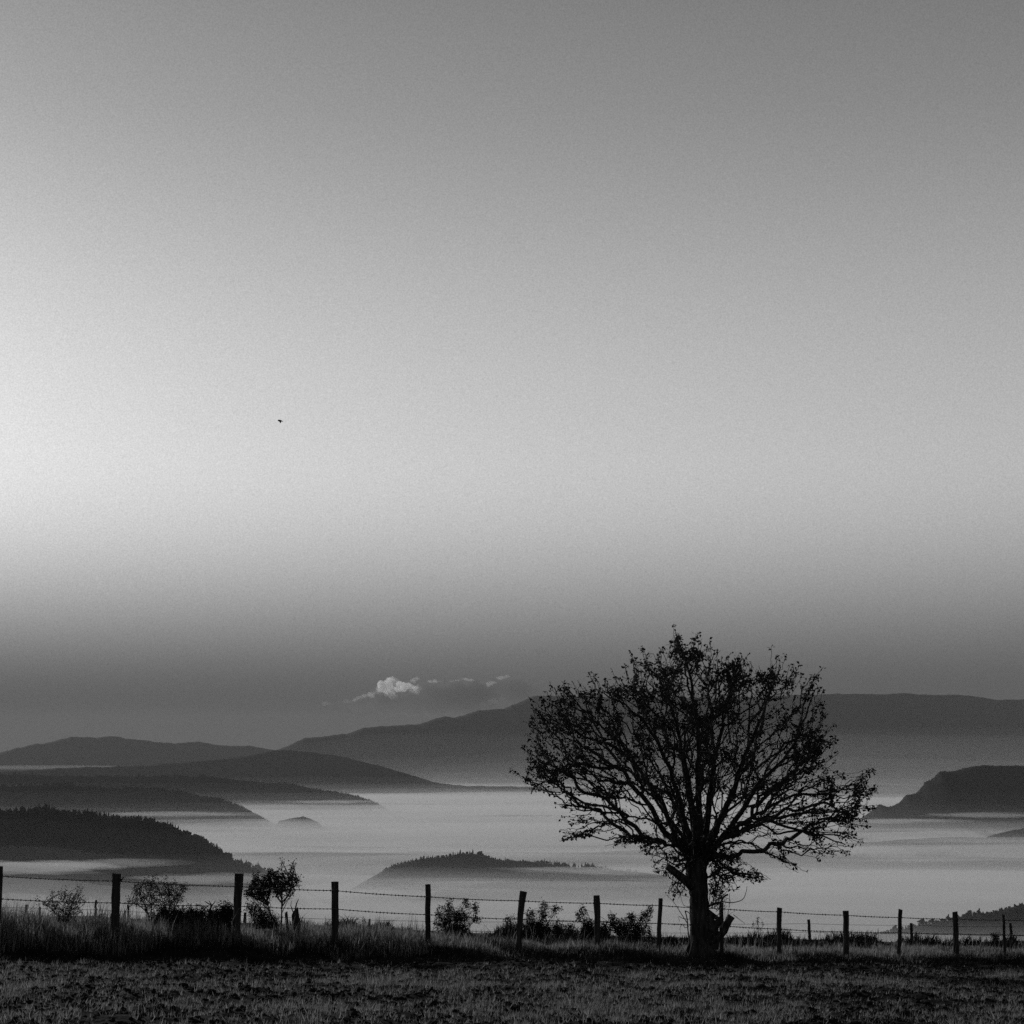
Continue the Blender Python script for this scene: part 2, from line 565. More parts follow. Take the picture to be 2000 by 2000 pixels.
# ------------------------------------------------------------------ haze
HZ_LO, HZ_HI = -470.0, 760.0
bm = bmesh.new()
bmesh.ops.create_cube(bm, size=1.0)
for v in bm.verts:
    v.co = Vector((v.co.x * 72000, (v.co.y + 0.5) * 44000 - 10000, HZ_LO + (v.co.z + 0.5) * (HZ_HI - HZ_LO)))
me = bpy.data.meshes.new("haze")
bm.to_mesh(me)
bm.free()
haze = link("haze", me, mat_volume("haze_air", 1.2e-5, 0.85, 0.0))
tag(haze, kind="stuff", label="thin haze in the air")


# ------------------------------------------------------------------ mist banks lying against the far slopes, and the cloud
def lens_mesh(name, cx, cy, cz, rx, ry, rz, seed, lump=0.25, sub=4):
    bm = bmesh.new()
    bmesh.ops.create_icosphere(bm, subdivisions=sub, radius=1.0)
    co = np.array([v.co[:] for v in bm.verts])
    k = 1 + lump * fbm(co[:, 0] * 2.3 + co[:, 2] * 1.7 + 9, co[:, 1] * 2.3 - co[:, 2] * 1.1, seed, 4)
    for v, q, kk in zip(bm.verts, co, k):
        v.co = (cx + q[0] * rx * kk, cy + q[1] * ry * kk, cz + q[2] * rz * kk)
    me = bpy.data.meshes.new(name)
    bm.to_mesh(me)
    bm.free()
    me.polygons.foreach_set("use_smooth", np.ones(len(me.polygons), bool))
    return me


MISTS = [
        (1750, 1570, 14600, 6500, 1300, 600, 0.00004, 1, "outermost veil of mist on the lower slopes of the flat-topped mountain"),
        (1750, 1570, 14600, 6200, 1150, 480, 0.00005, 2, "veil of mist on the lower slopes of the flat-topped mountain"),
        (1750, 1570, 14600, 5900, 1000, 370, 0.00007, 5, "thicker mist along the foot of the flat-topped mountain"),
        (1750, 1570, 14600, 5600, 850, 270, 0.0001, 6, "thickest mist at the very foot of the flat-topped mountain"),
        (60, 1499, 16500, 1300, 500, 20, 0.00022, 3, "thin strip of mist below the far range")]
for px, py, d, hw, hh, tau, dep, lab in (
        (40, 1694, 3700, 190, 11, 1.3, 150, "broad wisp of fog over the foot of the conifer hill"),
        (215, 1686, 3760, 120, 5, .55, 120, "thin wisp of fog above the forked shrub"),
        (420, 1716, 3640, 150, 7, .8, 110, "wisp of fog under the conifer hill's toe"),
        (1150, 1700, 3920, 170, 4.5, .8, 90, "long streak of fog across the island hill's foot"),
        (1250, 1702, 3880, 110, 5, .6, 90, "wisp of fog over the island hill's east tail"),
        (1060, 1729, 3560, 330, 6, .9, 120, "long low streak of fog in front of the island hill"),
        (700, 1742, 3450, 200, 7, .6, 120, "soft streak of fog nearest the crest"),
        (1700, 1604, 6900, 170, 4, .8, 160, "streak of fog along the stepped headland's foot"),
        (1930, 1592, 6900, 110, 4, .5, 160, "wisp of fog on the stepped headland's lower slope"),
        (1900, 1641, 5500, 240, 5, .8, 160, "long streak of fog below the stepped headland"),
        (330, 1590, 7300, 150, 4, .6, 160, "wisp of fog along the low wooded ridge"),
        (650, 1566, 9000, 90, 3, .6, 180, "wisp of fog at the tip of the grey spur"),
        (1820, 1836, 2350, 220, 7, .8, 60, "bright bank of fog below the near slope")):
    s_ = d / F
    MISTS.append((px, py, d, hw * s_, dep, hh * s_, tau / (2 * dep), 1000 + len(MISTS), lab))
for px, py, d, rx, ry, rz, dens, seed, lab in MISTS:
    c = P(px, py, d)
    o = link("mist", lens_mesh("mist", *c, rx, ry, rz, seed, 0.25 if seed < 1000 else 0.7, 4 if seed < 1000 else 5), mat_volume("mist_%d" % seed, dens, 0.93, 0.1))
    tag(o, label=lab, kind="stuff")


def puff_mesh(name, balls, seed, voxel, amp):
    """union of spheres, lumped; balls in (px, py, dy, r_px) at the cloud's distance"""
    bm = bmesh.new()
    for px, py, dy, r, sq in balls:
        c = Vector(P(px, py, CLOUD_D + dy))
        rr = r * CLOUD_D / F
        geo = bmesh.ops.create_icosphere(bm, subdivisions=3, radius=1.0)
        for v in geo["verts"]:
            q = v.co.copy()
            v.co = c + Vector((q.x * rr, q.y * rr * 0.8, q.z * rr * sq))
    me = bpy.data.meshes.new(name)
    bm.to_mesh(me)
    bm.free()
    o = link(name, me)
    md = o.modifiers.new("remesh", "REMESH")
    md.mode = "VOXEL"
    md.voxel_size = voxel
    dg = bpy.context.evaluated_depsgraph_get()
    me2 = bpy.data.meshes.new_from_object(o.evaluated_get(dg))
    o.modifiers.clear()
    o.data = me2
    bpy.data.meshes.remove(me)
    n = len(me2.vertices)
    co = np.empty(n * 3, np.float32)
    me2.vertices.foreach_get("co", co)
    co = co.reshape(-1, 3)
    nr = np.empty(n * 3, np.float32)
    me2.vertices.foreach_get("normal", nr)
    nr = nr.reshape(-1, 3)
    q = co / voxel
    dsp = amp * (fbm(q[:, 0] * 0.16 + q[:, 1] * 0.09, q[:, 2] * 0.16 - q[:, 1] * 0.08, seed, 5, 0.6))
    co = co + nr * dsp[:, None]
    me2.vertices.foreach_set("co", co.ravel())
    me2.name = name
    me2.polygons.foreach_set("use_smooth", np.ones(len(me2.polygons), bool))
    me2.update()
    return o


CLOUD_D = 40000.0
cloud = empty("cloud", P(850, 1400, CLOUD_D))
tag(cloud, label="cumulus cloud with a bright sunlit head above the mountain ridge", cat="cloud")
mv_head = mat_volume("cloud_head", 0.006, 0.98, 0.6)
mv_body = mat_volume("cloud_body", 0.003, 0.5, -0.3)  # low albedo puts the shade of the cloud's body into its colour
mv_edge = mat_volume("cloud_edge", 0.0016, 0.96, 0.5)
clear = Vector(cloud.location)


def cloud_part(name, balls, seed, voxel, amp, mat):
    o = puff_mesh(name, balls, seed, voxel, amp)
    o.data.transform(__import__("mathutils").Matrix.Translation(-clear))
    o.data.materials.append(mat)
    o.parent = cloud
    return o


cloud_part("billow", [(747, 1342, -300, 12, 1), (757, 1335, -300, 11, 1), (765, 1329, -200, 8, 1), (742, 1347, -250, 7, 0.9), (752, 1350, -250, 9, 0.6), (764, 1348, -200, 10, 0.8)], 3, 14, 60, mv_head)
cloud_part("billow", [(782, 1338, 500, 9, 0.9), (790, 1342, 600, 10, 0.8), (801, 1341, 700, 9, 0.7), (811, 1344, 800, 8, 0.5), (776, 1347, 500, 8, 0.6)], 4, 14, 60, mv_head)
mv_halo = mat_volume("cloud_halo", 0.0009, 0.97, 0.55)
cloud_part("halo", [(750, 1342, -200, 15, 1), (764, 1340, -100, 14, 0.9), (782, 1343, 300, 12, 0.8), (800, 1343, 500, 11, 0.7), (815, 1344, 700, 9, 0.6), (758, 1352, -100, 16, 0.6), (738, 1352, 0, 8, 0.6)], 12, 16, 150, mv_halo)
cloud_part("wisp", [(704, 1363, 0, 6, 0.6), (714, 1360, 0, 7, 0.6), (724, 1357, 0, 6, 0.6), (696, 1367, 0, 5, 0.6), (730, 1354, 0, 5, 0.6)], 5, 14, 70, mv_edge)
cloud_part("wisp", [(634, 1375, 0, 7, 0.35), (648, 1373, 0, 8, 0.4), (662, 1371, 0, 8, 0.4), (678, 1369, 0, 8, 0.4), (690, 1368, 0, 7, 0.4), (622, 1378, 0, 6, 0.3)], 6, 16, 70, mat_volume("cloud_wisp", 0.0004, 0.95, 0.3))
cloud_part("crest", [(893, 1329, 0, 8, 0.35), (906, 1326, 0, 9, 0.35), (918, 1328, 0, 8, 0.3), (880, 1331, 0, 8, 0.25)], 7, 14, 50, mv_edge)
cloud_part("crest", [(850, 1331, 0, 8, 0.35), (860, 1331, 0, 8, 0.3), (840, 1331, 0, 7, 0.35)], 71, 14, 50, mv_edge)
cloud_part("crest", [(992, 1321, 0, 6, 0.7), (984, 1323, 0, 6, 0.5), (975, 1325, 0, 6, 0.4)], 8, 14, 50, mv_edge)
cloud_part("crest", [(955, 1336, -100, 8, 0.6), (962, 1333, -100, 8, 0.5)], 81, 14, 50, mv_edge)
cloud_part("crest", [(806, 1329, 0, 7, 0.5), (815, 1326, 0, 6, 0.5)], 82, 14, 50, mv_edge)
cloud_part("wisp", [(965, 1372, 0, 14, 0.5), (945, 1378, 0, 10, 0.5), (980, 1366, 0, 8, 0.6)], 9, 16, 90, mat_volume("cloud_wisp_low", 0.0006, 0.95, 0.0))
cloud_part("cloud_body", [(620 + 24 * k, 1386 - 2.4 * k + 2 * math.sin(k * 2.1), 1200, 26 + 3 * math.sin(k * 1.3), min(1.15, 0.55 + 0.06 * k)) for k in range(3, 9)] + [(830 + 22 * k, 1366 - 1.2 * k + 2 * math.sin(k * 1.7), 1200, 32 + 3 * math.sin(k * 2.3), 1.05) for k in range(10)] + [(1040, 1366, 1200, 28, .9), (1060, 1374, 1200, 26, .8)], 10, 60, 260, mv_body)


# ------------------------------------------------------------------ grass
def blades(n_tri, x, y, h, w, lean, seed, wind=(0.25, -0.1), sink=0.01, hz=None):
    """n_tri 1: one triangle a blade; 3: a bent blade"""
    r = np.random.default_rng(seed)
    n = len(x)
    z = gz(x, y) - sink if hz is None else hz
    a = r.uniform(0, np.pi, n)
    dx, dy = np.cos(a) * w / 2, np.sin(a) * w / 2
    la = r.uniform(0, 2 * np.pi, n)
    lm = np.abs(r.normal(0, lean, n)) * h
    tx, ty = np.cos(la) * lm + wind[0] * h * r.uniform(0, 1, n), np.sin(la) * lm + wind[1] * h
    b0 = np.stack([x - dx, y - dy, z], -1)
    b1 = np.stack([x + dx, y + dy, z], -1)
    tip = np.stack([x + tx, y + ty, z + h], -1)
    if n_tri == 1:
        v = np.stack([b0, b1, tip], 1).reshape(-1, 3)
        f = np.arange(n * 3).reshape(n, 3)
        return v, f
    m = np.stack([x + tx * 0.35, y + ty * 0.35, z + h * 0.6], -1)
    d = np.stack([dx, dy, dx * 0], -1) * 0.75
    v = np.stack([b0, b1, m - d, m + d, tip], 1).reshape(-1, 3)
    k = (np.arange(n) * 5)[:, None]
    f = np.concatenate([k + np.array([[0, 1, 3]]), k + np.array([[0, 3, 2]]), k + np.array([[2, 3, 4]])], 1).reshape(-1, 3)
    return v, f


def fence_t(x, y):
    return y - (FENCE0 + FENCE_K * np.clip(x, -16, 18))


# field
N = 170000
y = rng.uniform(14.0, 47.0, N)
x = rng.uniform(-1, 1, N) * (0.345 * y + 5)
patch = fbm(x * 0.9, y * 0.5, 41, 4, 0.6) + 0.5 * fbm(x * 3.1, y * 1.6, 42, 3)
tt = fence_t(x, y)
head = np.interp(tt + 1.2 * fbm(x * 0.35, y * 0.35, 48, 3), [-7.0, -5.2, -2.0], [1.0, 0.25, 0.12])  # grass thinned towards the verge: bare soil, and the verge's shadow put in
head = np.where(x < -3, np.interp(tt + 1.0 * fbm(x * 0.35, y * 0.35, 48, 3), [-5.2, -3.8, -1.5], [1.0, 0.25, 0.12]), head)
keep = (tt < -1.0) & (rng.random(N) < head * np.clip(0.36 + 0.5 * patch, 0.08, 1))
x, y, patch = x[keep], y[keep], patch[keep]
B = 7
tsz = rng.uniform(0.5, 1.25, len(x)) * (1 + 0.5 * patch)
x = (x[:, None] + rng.normal(0, 0.026, (len(x), B)) * tsz[:, None]).ravel()
y = (y[:, None] + rng.normal(0, 0.026, (len(y), B)) * tsz[:, None]).ravel()
h = np.repeat(tsz, B) * rng.uniform(0.02, 0.10, len(x))
v, f = blades(1, x, y, h, rng.uniform(0.007, 0.015, len(x)), 0.6, 43)
tag(link("field_grass", mesh_np("field_grass", v, f), M_FIELD), label="short sparse grass sprouting across the ploughed field", kind="stuff")

# clods
N = 82000
y = rng.uniform(14.0, 47.0, N)
x = rng.uniform(-1, 1, N) * (0.345 * y + 5)
patch = fbm(x * 0.9, y * 0.5, 41, 4, 0.6) + 0.5 * fbm(x * 3.1, y * 1.6, 42, 3)
tt = fence_t(x, y)
keep = (tt < -0.5) & ((patch < 0.45) | (tt > -6)) & (rng.random(N) < 0.8)
x, y = x[keep], y[keep]
tv, tf = round_template()
tv = (tv - np.array([0, 0, 0.45])) * np.array([1, 1, 0.55])
size = np.abs(rng.normal(0.03, 0.03, len(x))) + 0.02
pos = np.stack([x, y, gz(x, y) + size * 0.1], -1)
v, f = scatter(tv, tf, pos, size, 0.35, 45)
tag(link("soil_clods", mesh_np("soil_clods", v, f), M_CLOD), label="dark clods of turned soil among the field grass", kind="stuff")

# verge
N = 110000
t = np.clip(rng.normal(0.6, 1.5, N), -1.6, 4.8)
x = rng.uniform(-16.5, 19.0, N)
y = FENCE0 + FENCE_K * x + t
hs = np.interp(x, [-16, -9, -4, 0, 3, 19], [0.54, 0.50, 0.45, 0.30, 0.22, 0.22])
hs = hs * np.interp(t, [-1.3, -0.7, 0.5, 2.5, 4.8], [0.45, 0.8, 1.0, 0.55, 0.55])
tuft = fbm(x * 1.3, y * 1.3, 51, 4, 0.6)
h = hs * (0.75 + 0.9 * tuft) * rng.uniform(0.45, 1.2, N)
keep = (h > 0.05) & (t > -1.0 + 1.0 * fbm(x * 0.9, y * 0, 57, 3))
x, y, h = x[keep], y[keep], h[keep]
v, f = blades(3, x, y, h, rng.uniform(0.007, 0.018, len(x)), 0.30, 52, wind=(0.12, -0.05))
tag(link("verge_grass", mesh_np("verge_grass", v, f), M_GRASS), label="tall dry grass along the foot of the fence", kind="stuff")
# dark-coloured blades added along the verge foot as its grass's shaded front
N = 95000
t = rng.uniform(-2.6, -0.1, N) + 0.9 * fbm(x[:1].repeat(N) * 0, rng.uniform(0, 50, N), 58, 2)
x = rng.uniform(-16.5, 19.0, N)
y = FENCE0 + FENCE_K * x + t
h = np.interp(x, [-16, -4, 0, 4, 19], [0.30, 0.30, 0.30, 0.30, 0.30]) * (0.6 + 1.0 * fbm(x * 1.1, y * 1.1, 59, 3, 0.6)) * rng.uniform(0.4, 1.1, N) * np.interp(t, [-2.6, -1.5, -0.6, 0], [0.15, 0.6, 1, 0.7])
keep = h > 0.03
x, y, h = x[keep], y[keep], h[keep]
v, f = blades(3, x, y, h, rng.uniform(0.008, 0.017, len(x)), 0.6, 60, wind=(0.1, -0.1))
tag(link("verge_shade_blades", mesh_np("verge_shade_blades", v, f), M_WEED), label="low blades along the foot of the grassy verge, coloured dark as its shaded front", kind="stuff")
# ragged tufts on the crest behind the fence
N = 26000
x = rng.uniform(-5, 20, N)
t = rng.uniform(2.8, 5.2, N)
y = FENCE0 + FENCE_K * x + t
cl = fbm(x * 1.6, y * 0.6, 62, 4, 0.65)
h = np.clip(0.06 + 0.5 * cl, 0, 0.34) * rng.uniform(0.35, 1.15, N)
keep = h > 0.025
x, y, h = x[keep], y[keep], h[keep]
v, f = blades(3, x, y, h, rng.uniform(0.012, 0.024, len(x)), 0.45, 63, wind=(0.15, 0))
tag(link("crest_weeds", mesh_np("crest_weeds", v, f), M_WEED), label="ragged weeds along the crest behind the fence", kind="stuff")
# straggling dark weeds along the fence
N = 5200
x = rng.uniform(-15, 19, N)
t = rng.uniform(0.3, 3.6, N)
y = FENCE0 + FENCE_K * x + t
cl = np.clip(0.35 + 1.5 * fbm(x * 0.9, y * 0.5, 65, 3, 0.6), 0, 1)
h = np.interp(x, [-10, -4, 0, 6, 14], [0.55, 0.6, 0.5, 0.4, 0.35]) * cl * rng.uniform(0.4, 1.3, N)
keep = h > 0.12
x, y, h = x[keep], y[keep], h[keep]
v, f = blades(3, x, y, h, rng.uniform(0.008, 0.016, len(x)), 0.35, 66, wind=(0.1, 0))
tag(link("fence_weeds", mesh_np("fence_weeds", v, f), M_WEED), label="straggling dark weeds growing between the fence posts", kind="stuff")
# thin seeding stalks
N = 900
x = rng.uniform(-15, 18, N)
t = rng.uniform(-0.5, 3.0, N)
y = FENCE0 + FENCE_K * x + t
h = np.interp(x, [-10, -3, 2, 14], [0.75, 0.6, 0.45, 0.4]) * rng.uniform(0.5, 1.15, N)
v, f = blades(3, x, y, h, np.full(N, 0.009), 0.2, 53)
tag(link("grass_stalks", mesh_np("grass_stalks", v, f), M_GRASS), label="thin seeding stalks standing above the verge grass", kind="stuff")


# ------------------------------------------------------------------ fences
def on_line(px, off=0.0):
    """plan position on the fence line seen at px"""
    a = (px - 1000.0) / F / CT * 1.0
    for _ in range(1):
        b = (1000.0 - 1800.0) / F
        k = 1.0 / (CT - b * ST)
        a = (px - 1000.0) / F * k
    y = (FENCE0 + off) / (1 - FENCE_K * a)
    return a * y, y


def post(parent, name, top, bot, wtop, wbot, origin, jit=0.06, bend=0.0, slant=0.0, n=9):
    mb = MB()
    top, bot = Vector(top), Vector(bot)
    m = 7
    pts, rad = [], []
    for i in range(m):
        k = i / (m - 1)
        p = bot.lerp(top, k)
        p.x += bend * math.sin(k * math.pi) + random.uniform(-0.006, 0.006)
        p.y += random.uniform(-0.006, 0.006)
        pts.append(p)
        rad.append((wbot + (wtop - wbot) * k) / 2 * random.uniform(0.94, 1.06))
    mb.tube(pts, rad, n=n, jit=jit)
    if slant:                                  # sawn slantwise
        for q in range(len(mb.v) - n, len(mb.v)):
            X, Y, Z = mb.v[q]
            mb.v[q] = (X, Y, Z + (X - top.x) * slant)
    return mb.build(name, M_POST, parent, smooth=False, origin=origin)


POSTS = [  # top px, top py, bottom px, bottom py, width top, width bottom, bend, slant
    (-3, 1692, -5, 1812, 17, 16, 0.0, 0.0),
    (228.5, 1706, 223, 1832, 17, 15.5, 0.0, -0.12),
    (466.5, 1706, 458, 1840, 17, 16, 0.01, 0.0),
    (654, 1722, 655, 1842, 14.5, 13, 0.0, 0.0),
    (835.8, 1727, 836, 1850, 10.5, 11, 0.0, 0.0),
    (1022, 1741, 1014, 1862, 13.5, 9, -0.03, -0.05),
    (1165, 1749, 1167, 1862, 12.5, 13, 0.01, 0.0),
    (1290, 1754.5, 1284.5, 1856, 8.5, 8.5, 0.0, 0.0),
    (1409, 1763, 1409, 1864, 8, 8.5, 0.0, 0.0),
    (1522.5, 1773, 1520.5, 1870, 9.5, 8.5, 0.0, -0.1),
    (1652, 1779, 1652.5, 1878, 11, 12, 0.0, 0.0),
    (1758.5, 1776, 1755, 1878, 7.5, 8, 0.0, -0.25),
    (1865, 1781, 1869, 1882, 11, 11.5, 0.0, 0.15),
    (1960, 1786, 1963, 1872, 5.5, 6.5, 0.0, 0.0),
    (2058, 1789, 2056, 1880, 9, 9, 0.0, 0.0),
]
W1 = [(-3, 1711), (228, 1721), (466, 1731.5), (654, 1739.5), (836, 1751.5), (1019, 1759.5), (1166, 1764), (1288, 1768.5), (1409, 1775), (1522, 1781), (1652, 1787.5), (1757, 1792), (1866, 1795), (1961, 1796.8), (2058, 1799)]
W2 = [(-3, 1755.5), (225, 1763.5), (462, 1769.5), (654, 1775.3), (836, 1786.5), (1018, 1795.5), (1166, 1799), (1287, 1803.5), (1409, 1808), (1522, 1814.5), (1652, 1820), (1757, 1821.5), (1867, 1824), (1962, 1825.5), (2058, 1828)]
FENCE_POS = []
fo = Vector((*on_line(1000), -2.5))
fence = empty("wire_fence", fo)
tag(fence, label="barbed wire fence on rough wooden posts running past the tree along the field edge", cat="fence")
for (tx, ty, bx, by, wt, wb, bend, slant) in POSTS:
    x, d = on_line(bx)
    FENCE_POS.append((x, d))
    s = d / F
    bot = Vector(P(bx, by, d))
    bot.z = min(bot.z, gzs(x, d)) - 0.12
    top = Vector(P(tx, ty, d - 0.01))
    post(fence, "post", top, bot, wt * s, wb * s, fo, bend=bend, slant=slant)
# a splinter sticking out of one post
q = POSTS[1]
mb = MB()
x, d = on_line(229)
mb.tube([P(232, 1722, d - 0.05), P(238, 1718, d - 0.06), P(242, 1712.5, d - 0.05)], [0.024, 0.016, 0.005], 5)
mb.build("splinter", M_POST, fence, origin=fo)


def wire(parent, pts_px, off, sag, r, barb, origin, name="wire"):
    mb, bb = MB(), MB()
    P3 = []
    for px, py in pts_px:
        x, d = on_line(px, off)
        P3.append(Vector(P(px, py, d - 0.07)))
    for a, b in zip(P3[:-1], P3[1:]):
        n = 10
        pts = []
        for i in range(n + 1):
            k = i / n
            p = a.lerp(b, k)
            p.z -= sag * 4 * k * (1 - k) * (b - a).length / 2.2
            pts.append(p)
        mb.tube(pts, [r] * (n + 1), 4, cap=False)
        if barb:
            L = (b - a).length
            m = int(L / barb)
            for i in range(1, m):
                k = (i + random.uniform(-0.15, 0.15)) / m
                p = a.lerp(b, k)
                p.z -= sag * 4 * k * (1 - k) * L / 2.2
                ang = random.uniform(0, 3.14)
                w = Vector((random.uniform(-0.5, 0.5), math.cos(ang), math.sin(ang))).normalized() * 0.026
                bb.tube([p - w, p, p + w], [0.002, 0.016, 0.002], 4, cap=False)
    o = mb.build(name, M_WIRE, parent, origin=origin)
    if bb.v:
        q = bb.build("barbs", M_WIRE, o)
        q.matrix_parent_inverse.identity()
        q.data.transform(__import__("mathutils").Matrix.Translation(-Vector(origin)))
        q["kind"] = "stuff"
    return o


wire(fence, W1, 0, 0.015, 0.0075, 0.083, fo)
wire(fence, W2, 0, 0.015, 0.007, 0.083, fo)

# second fence beyond the crest
F2 = 8.3
fo2 = Vector((*on_line(1000, F2), -3.2))
fence2 = empty("wire_fence", fo2)
tag(fence2, label="lower fence of thin posts and wire just beyond the crest, behind the first fence", cat="fence")
POSTS2 = [(52, 1767, 9.5 * .62, 53), (78.5, 1771, 4, 77.5), (187.5, 1758, 4, 187), (251, 1768, 4.5, 251.5), (478.5, 1782, 5, 476.5), (721.5, 1795, 4.5, 720), (1579.5, 1796, 5.5, 1581), (1779.5, 1803, 5.5, 1781), (1973.5, 1803, 5.5, 1975)]
for (tx, ty, w, bx) in POSTS2:
    x, d = on_line(bx, F2)
    top = Vector(P(tx, ty, d))
    bot = Vector((P(bx, ty, d)[0], d, min(gzs(x, d), top.z - 0.5) - 0.15))
    post(fence2, "post", top, bot, w * d / F, w * d / F * 1.1, fo2, bend=0.0)
wire(fence2, [(-60, 1771), (52, 1773), (187, 1777), (478, 1788), (721, 1797), (1100, 1800), (1579, 1804), (1779, 1807), (1973, 1810), (2080, 1812)], F2 - 0.02, 0.01, 0.0045, 0, fo2)
wire(fence2, [(-60, 1796), (52, 1799), (187, 1803), (478, 1808), (721, 1815), (1100, 1819), (1579, 1820.5), (1779, 1823), (1973, 1827), (2080, 1829)], F2 - 0.02, 0.01, 0.0045, 0, fo2)


# ------------------------------------------------------------------ leaves and branches
def leaf_mesh(name, pos, size, seed, droop=0.3, aspect=0.5):
    r = np.random.default_rng(seed)
    n = len(pos)
    a = r.uniform(0, 2 * np.pi, n)
    e = r.uniform(-1.2, 0.9, n) - droop
    L = np.stack([np.cos(a) * np.cos(e), np.sin(a) * np.cos(e), np.sin(e)], -1)
    q = r.normal(size=(n, 3))
    S = np.cross(L, q)
    S /= np.linalg.norm(S, axis=1)[:, None] + 1e-9
    Nn = np.cross(L, S)
    sz = size[:, None]
    b = pos
    m = pos + L * sz * 0.5 - Nn * sz * 0.08
    l1 = m + S * sz * aspect * 0.5 + Nn * sz * 0.12
    l2 = m - S * sz * aspect * 0.5 + Nn * sz * 0.12
    t = pos + L * sz - Nn * sz * 0.1
    v = np.stack([b, l1, t, l2], 1).reshape(-1, 3)
    k = (np.arange(n) * 4)[:, None]
    f = np.concatenate([k + np.array([[0, 1, 2]]), k + np.array([[0, 2, 3]])], 1).reshape(-1, 3)
    return mesh_np(name, v, f)


def catmull(pts, rads, sub):
    P_, R_ = [], []
    n = len(pts)
    for i in range(n - 1):
        p0, p1, p2, p3 = (Vector(pts[max(i - 1, 0)]), Vector(pts[i]), Vector(pts[i + 1]), Vector(pts[min(i + 2, n - 1)]))
        for j in range(sub):
            t = j / sub
            P_.append(0.5 * ((2 * p1) + (p2 - p0) * t + (2 * p0 - 5 * p1 + 4 * p2 - p3) * t * t + (3 * p1 - p0 - 3 * p2 + p3) * t ** 3))
            R_.append(rads[i] + (rads[i + 1] - rads[i]) * t)
    P_.append(Vector(pts[-1]))
    R_.append(rads[-1])
    return P_, R_


# ------------------------------------------------------------------ the tree
TREE_D = 41.6
tb = P(1368, 1866, TREE_D)
tree_o = Vector((tb[0], TREE_D, gzs(tb[0], TREE_D)))
tree = empty("broadleaf_tree", tree_o)
tag(tree, label="lone bushy tree with a wide crown and thinning leaves standing at the fence", cat="tree")


def T(px, py, dep=0.0):
    p = P(px, py, TREE_D + dep)
    # keep the outline where it is seen whatever the depth
    return Vector(p)


# trunk
mb = MB()
trunk_px = [(1369, 1880, 27), (1369, 1868, 26), (1369, 1856, 23.5), (1368, 1835, 21.5), (1367, 1805, 20.5), (1366, 1775, 19.5), (1365, 1750, 19), (1363, 1730, 20), (1361, 1710, 22), (1360, 1694, 21), (1361, 1675, 17)]
pts, rad = catmull([T(a, b, 0) for a, b, r in trunk_px], [0.95 * r * TREE_D / F for a, b, r in trunk_px], 3)
mb.tube(pts, rad, 16, jit=0.07)
for k in range(7):                              # root flares
    a = 2 * math.pi * k / 7 + 0.3
    d0 = Vector((math.cos(a), math.sin(a), 0))
    b0 = tree_o + d0 * 0.18 + Vector((0, 0, 0.38))
    mb.tube([b0, tree_o + d0 * 0.27 + Vector((0, 0, 0.12)), tree_o + d0 * 0.42 + Vector((0, 0, -0.1))], [0.07, 0.085, 0.05], 6, cap=False, jit=0.1)
mb.build("trunk", M_BARK, tree, smooth=True, origin=tree_o)

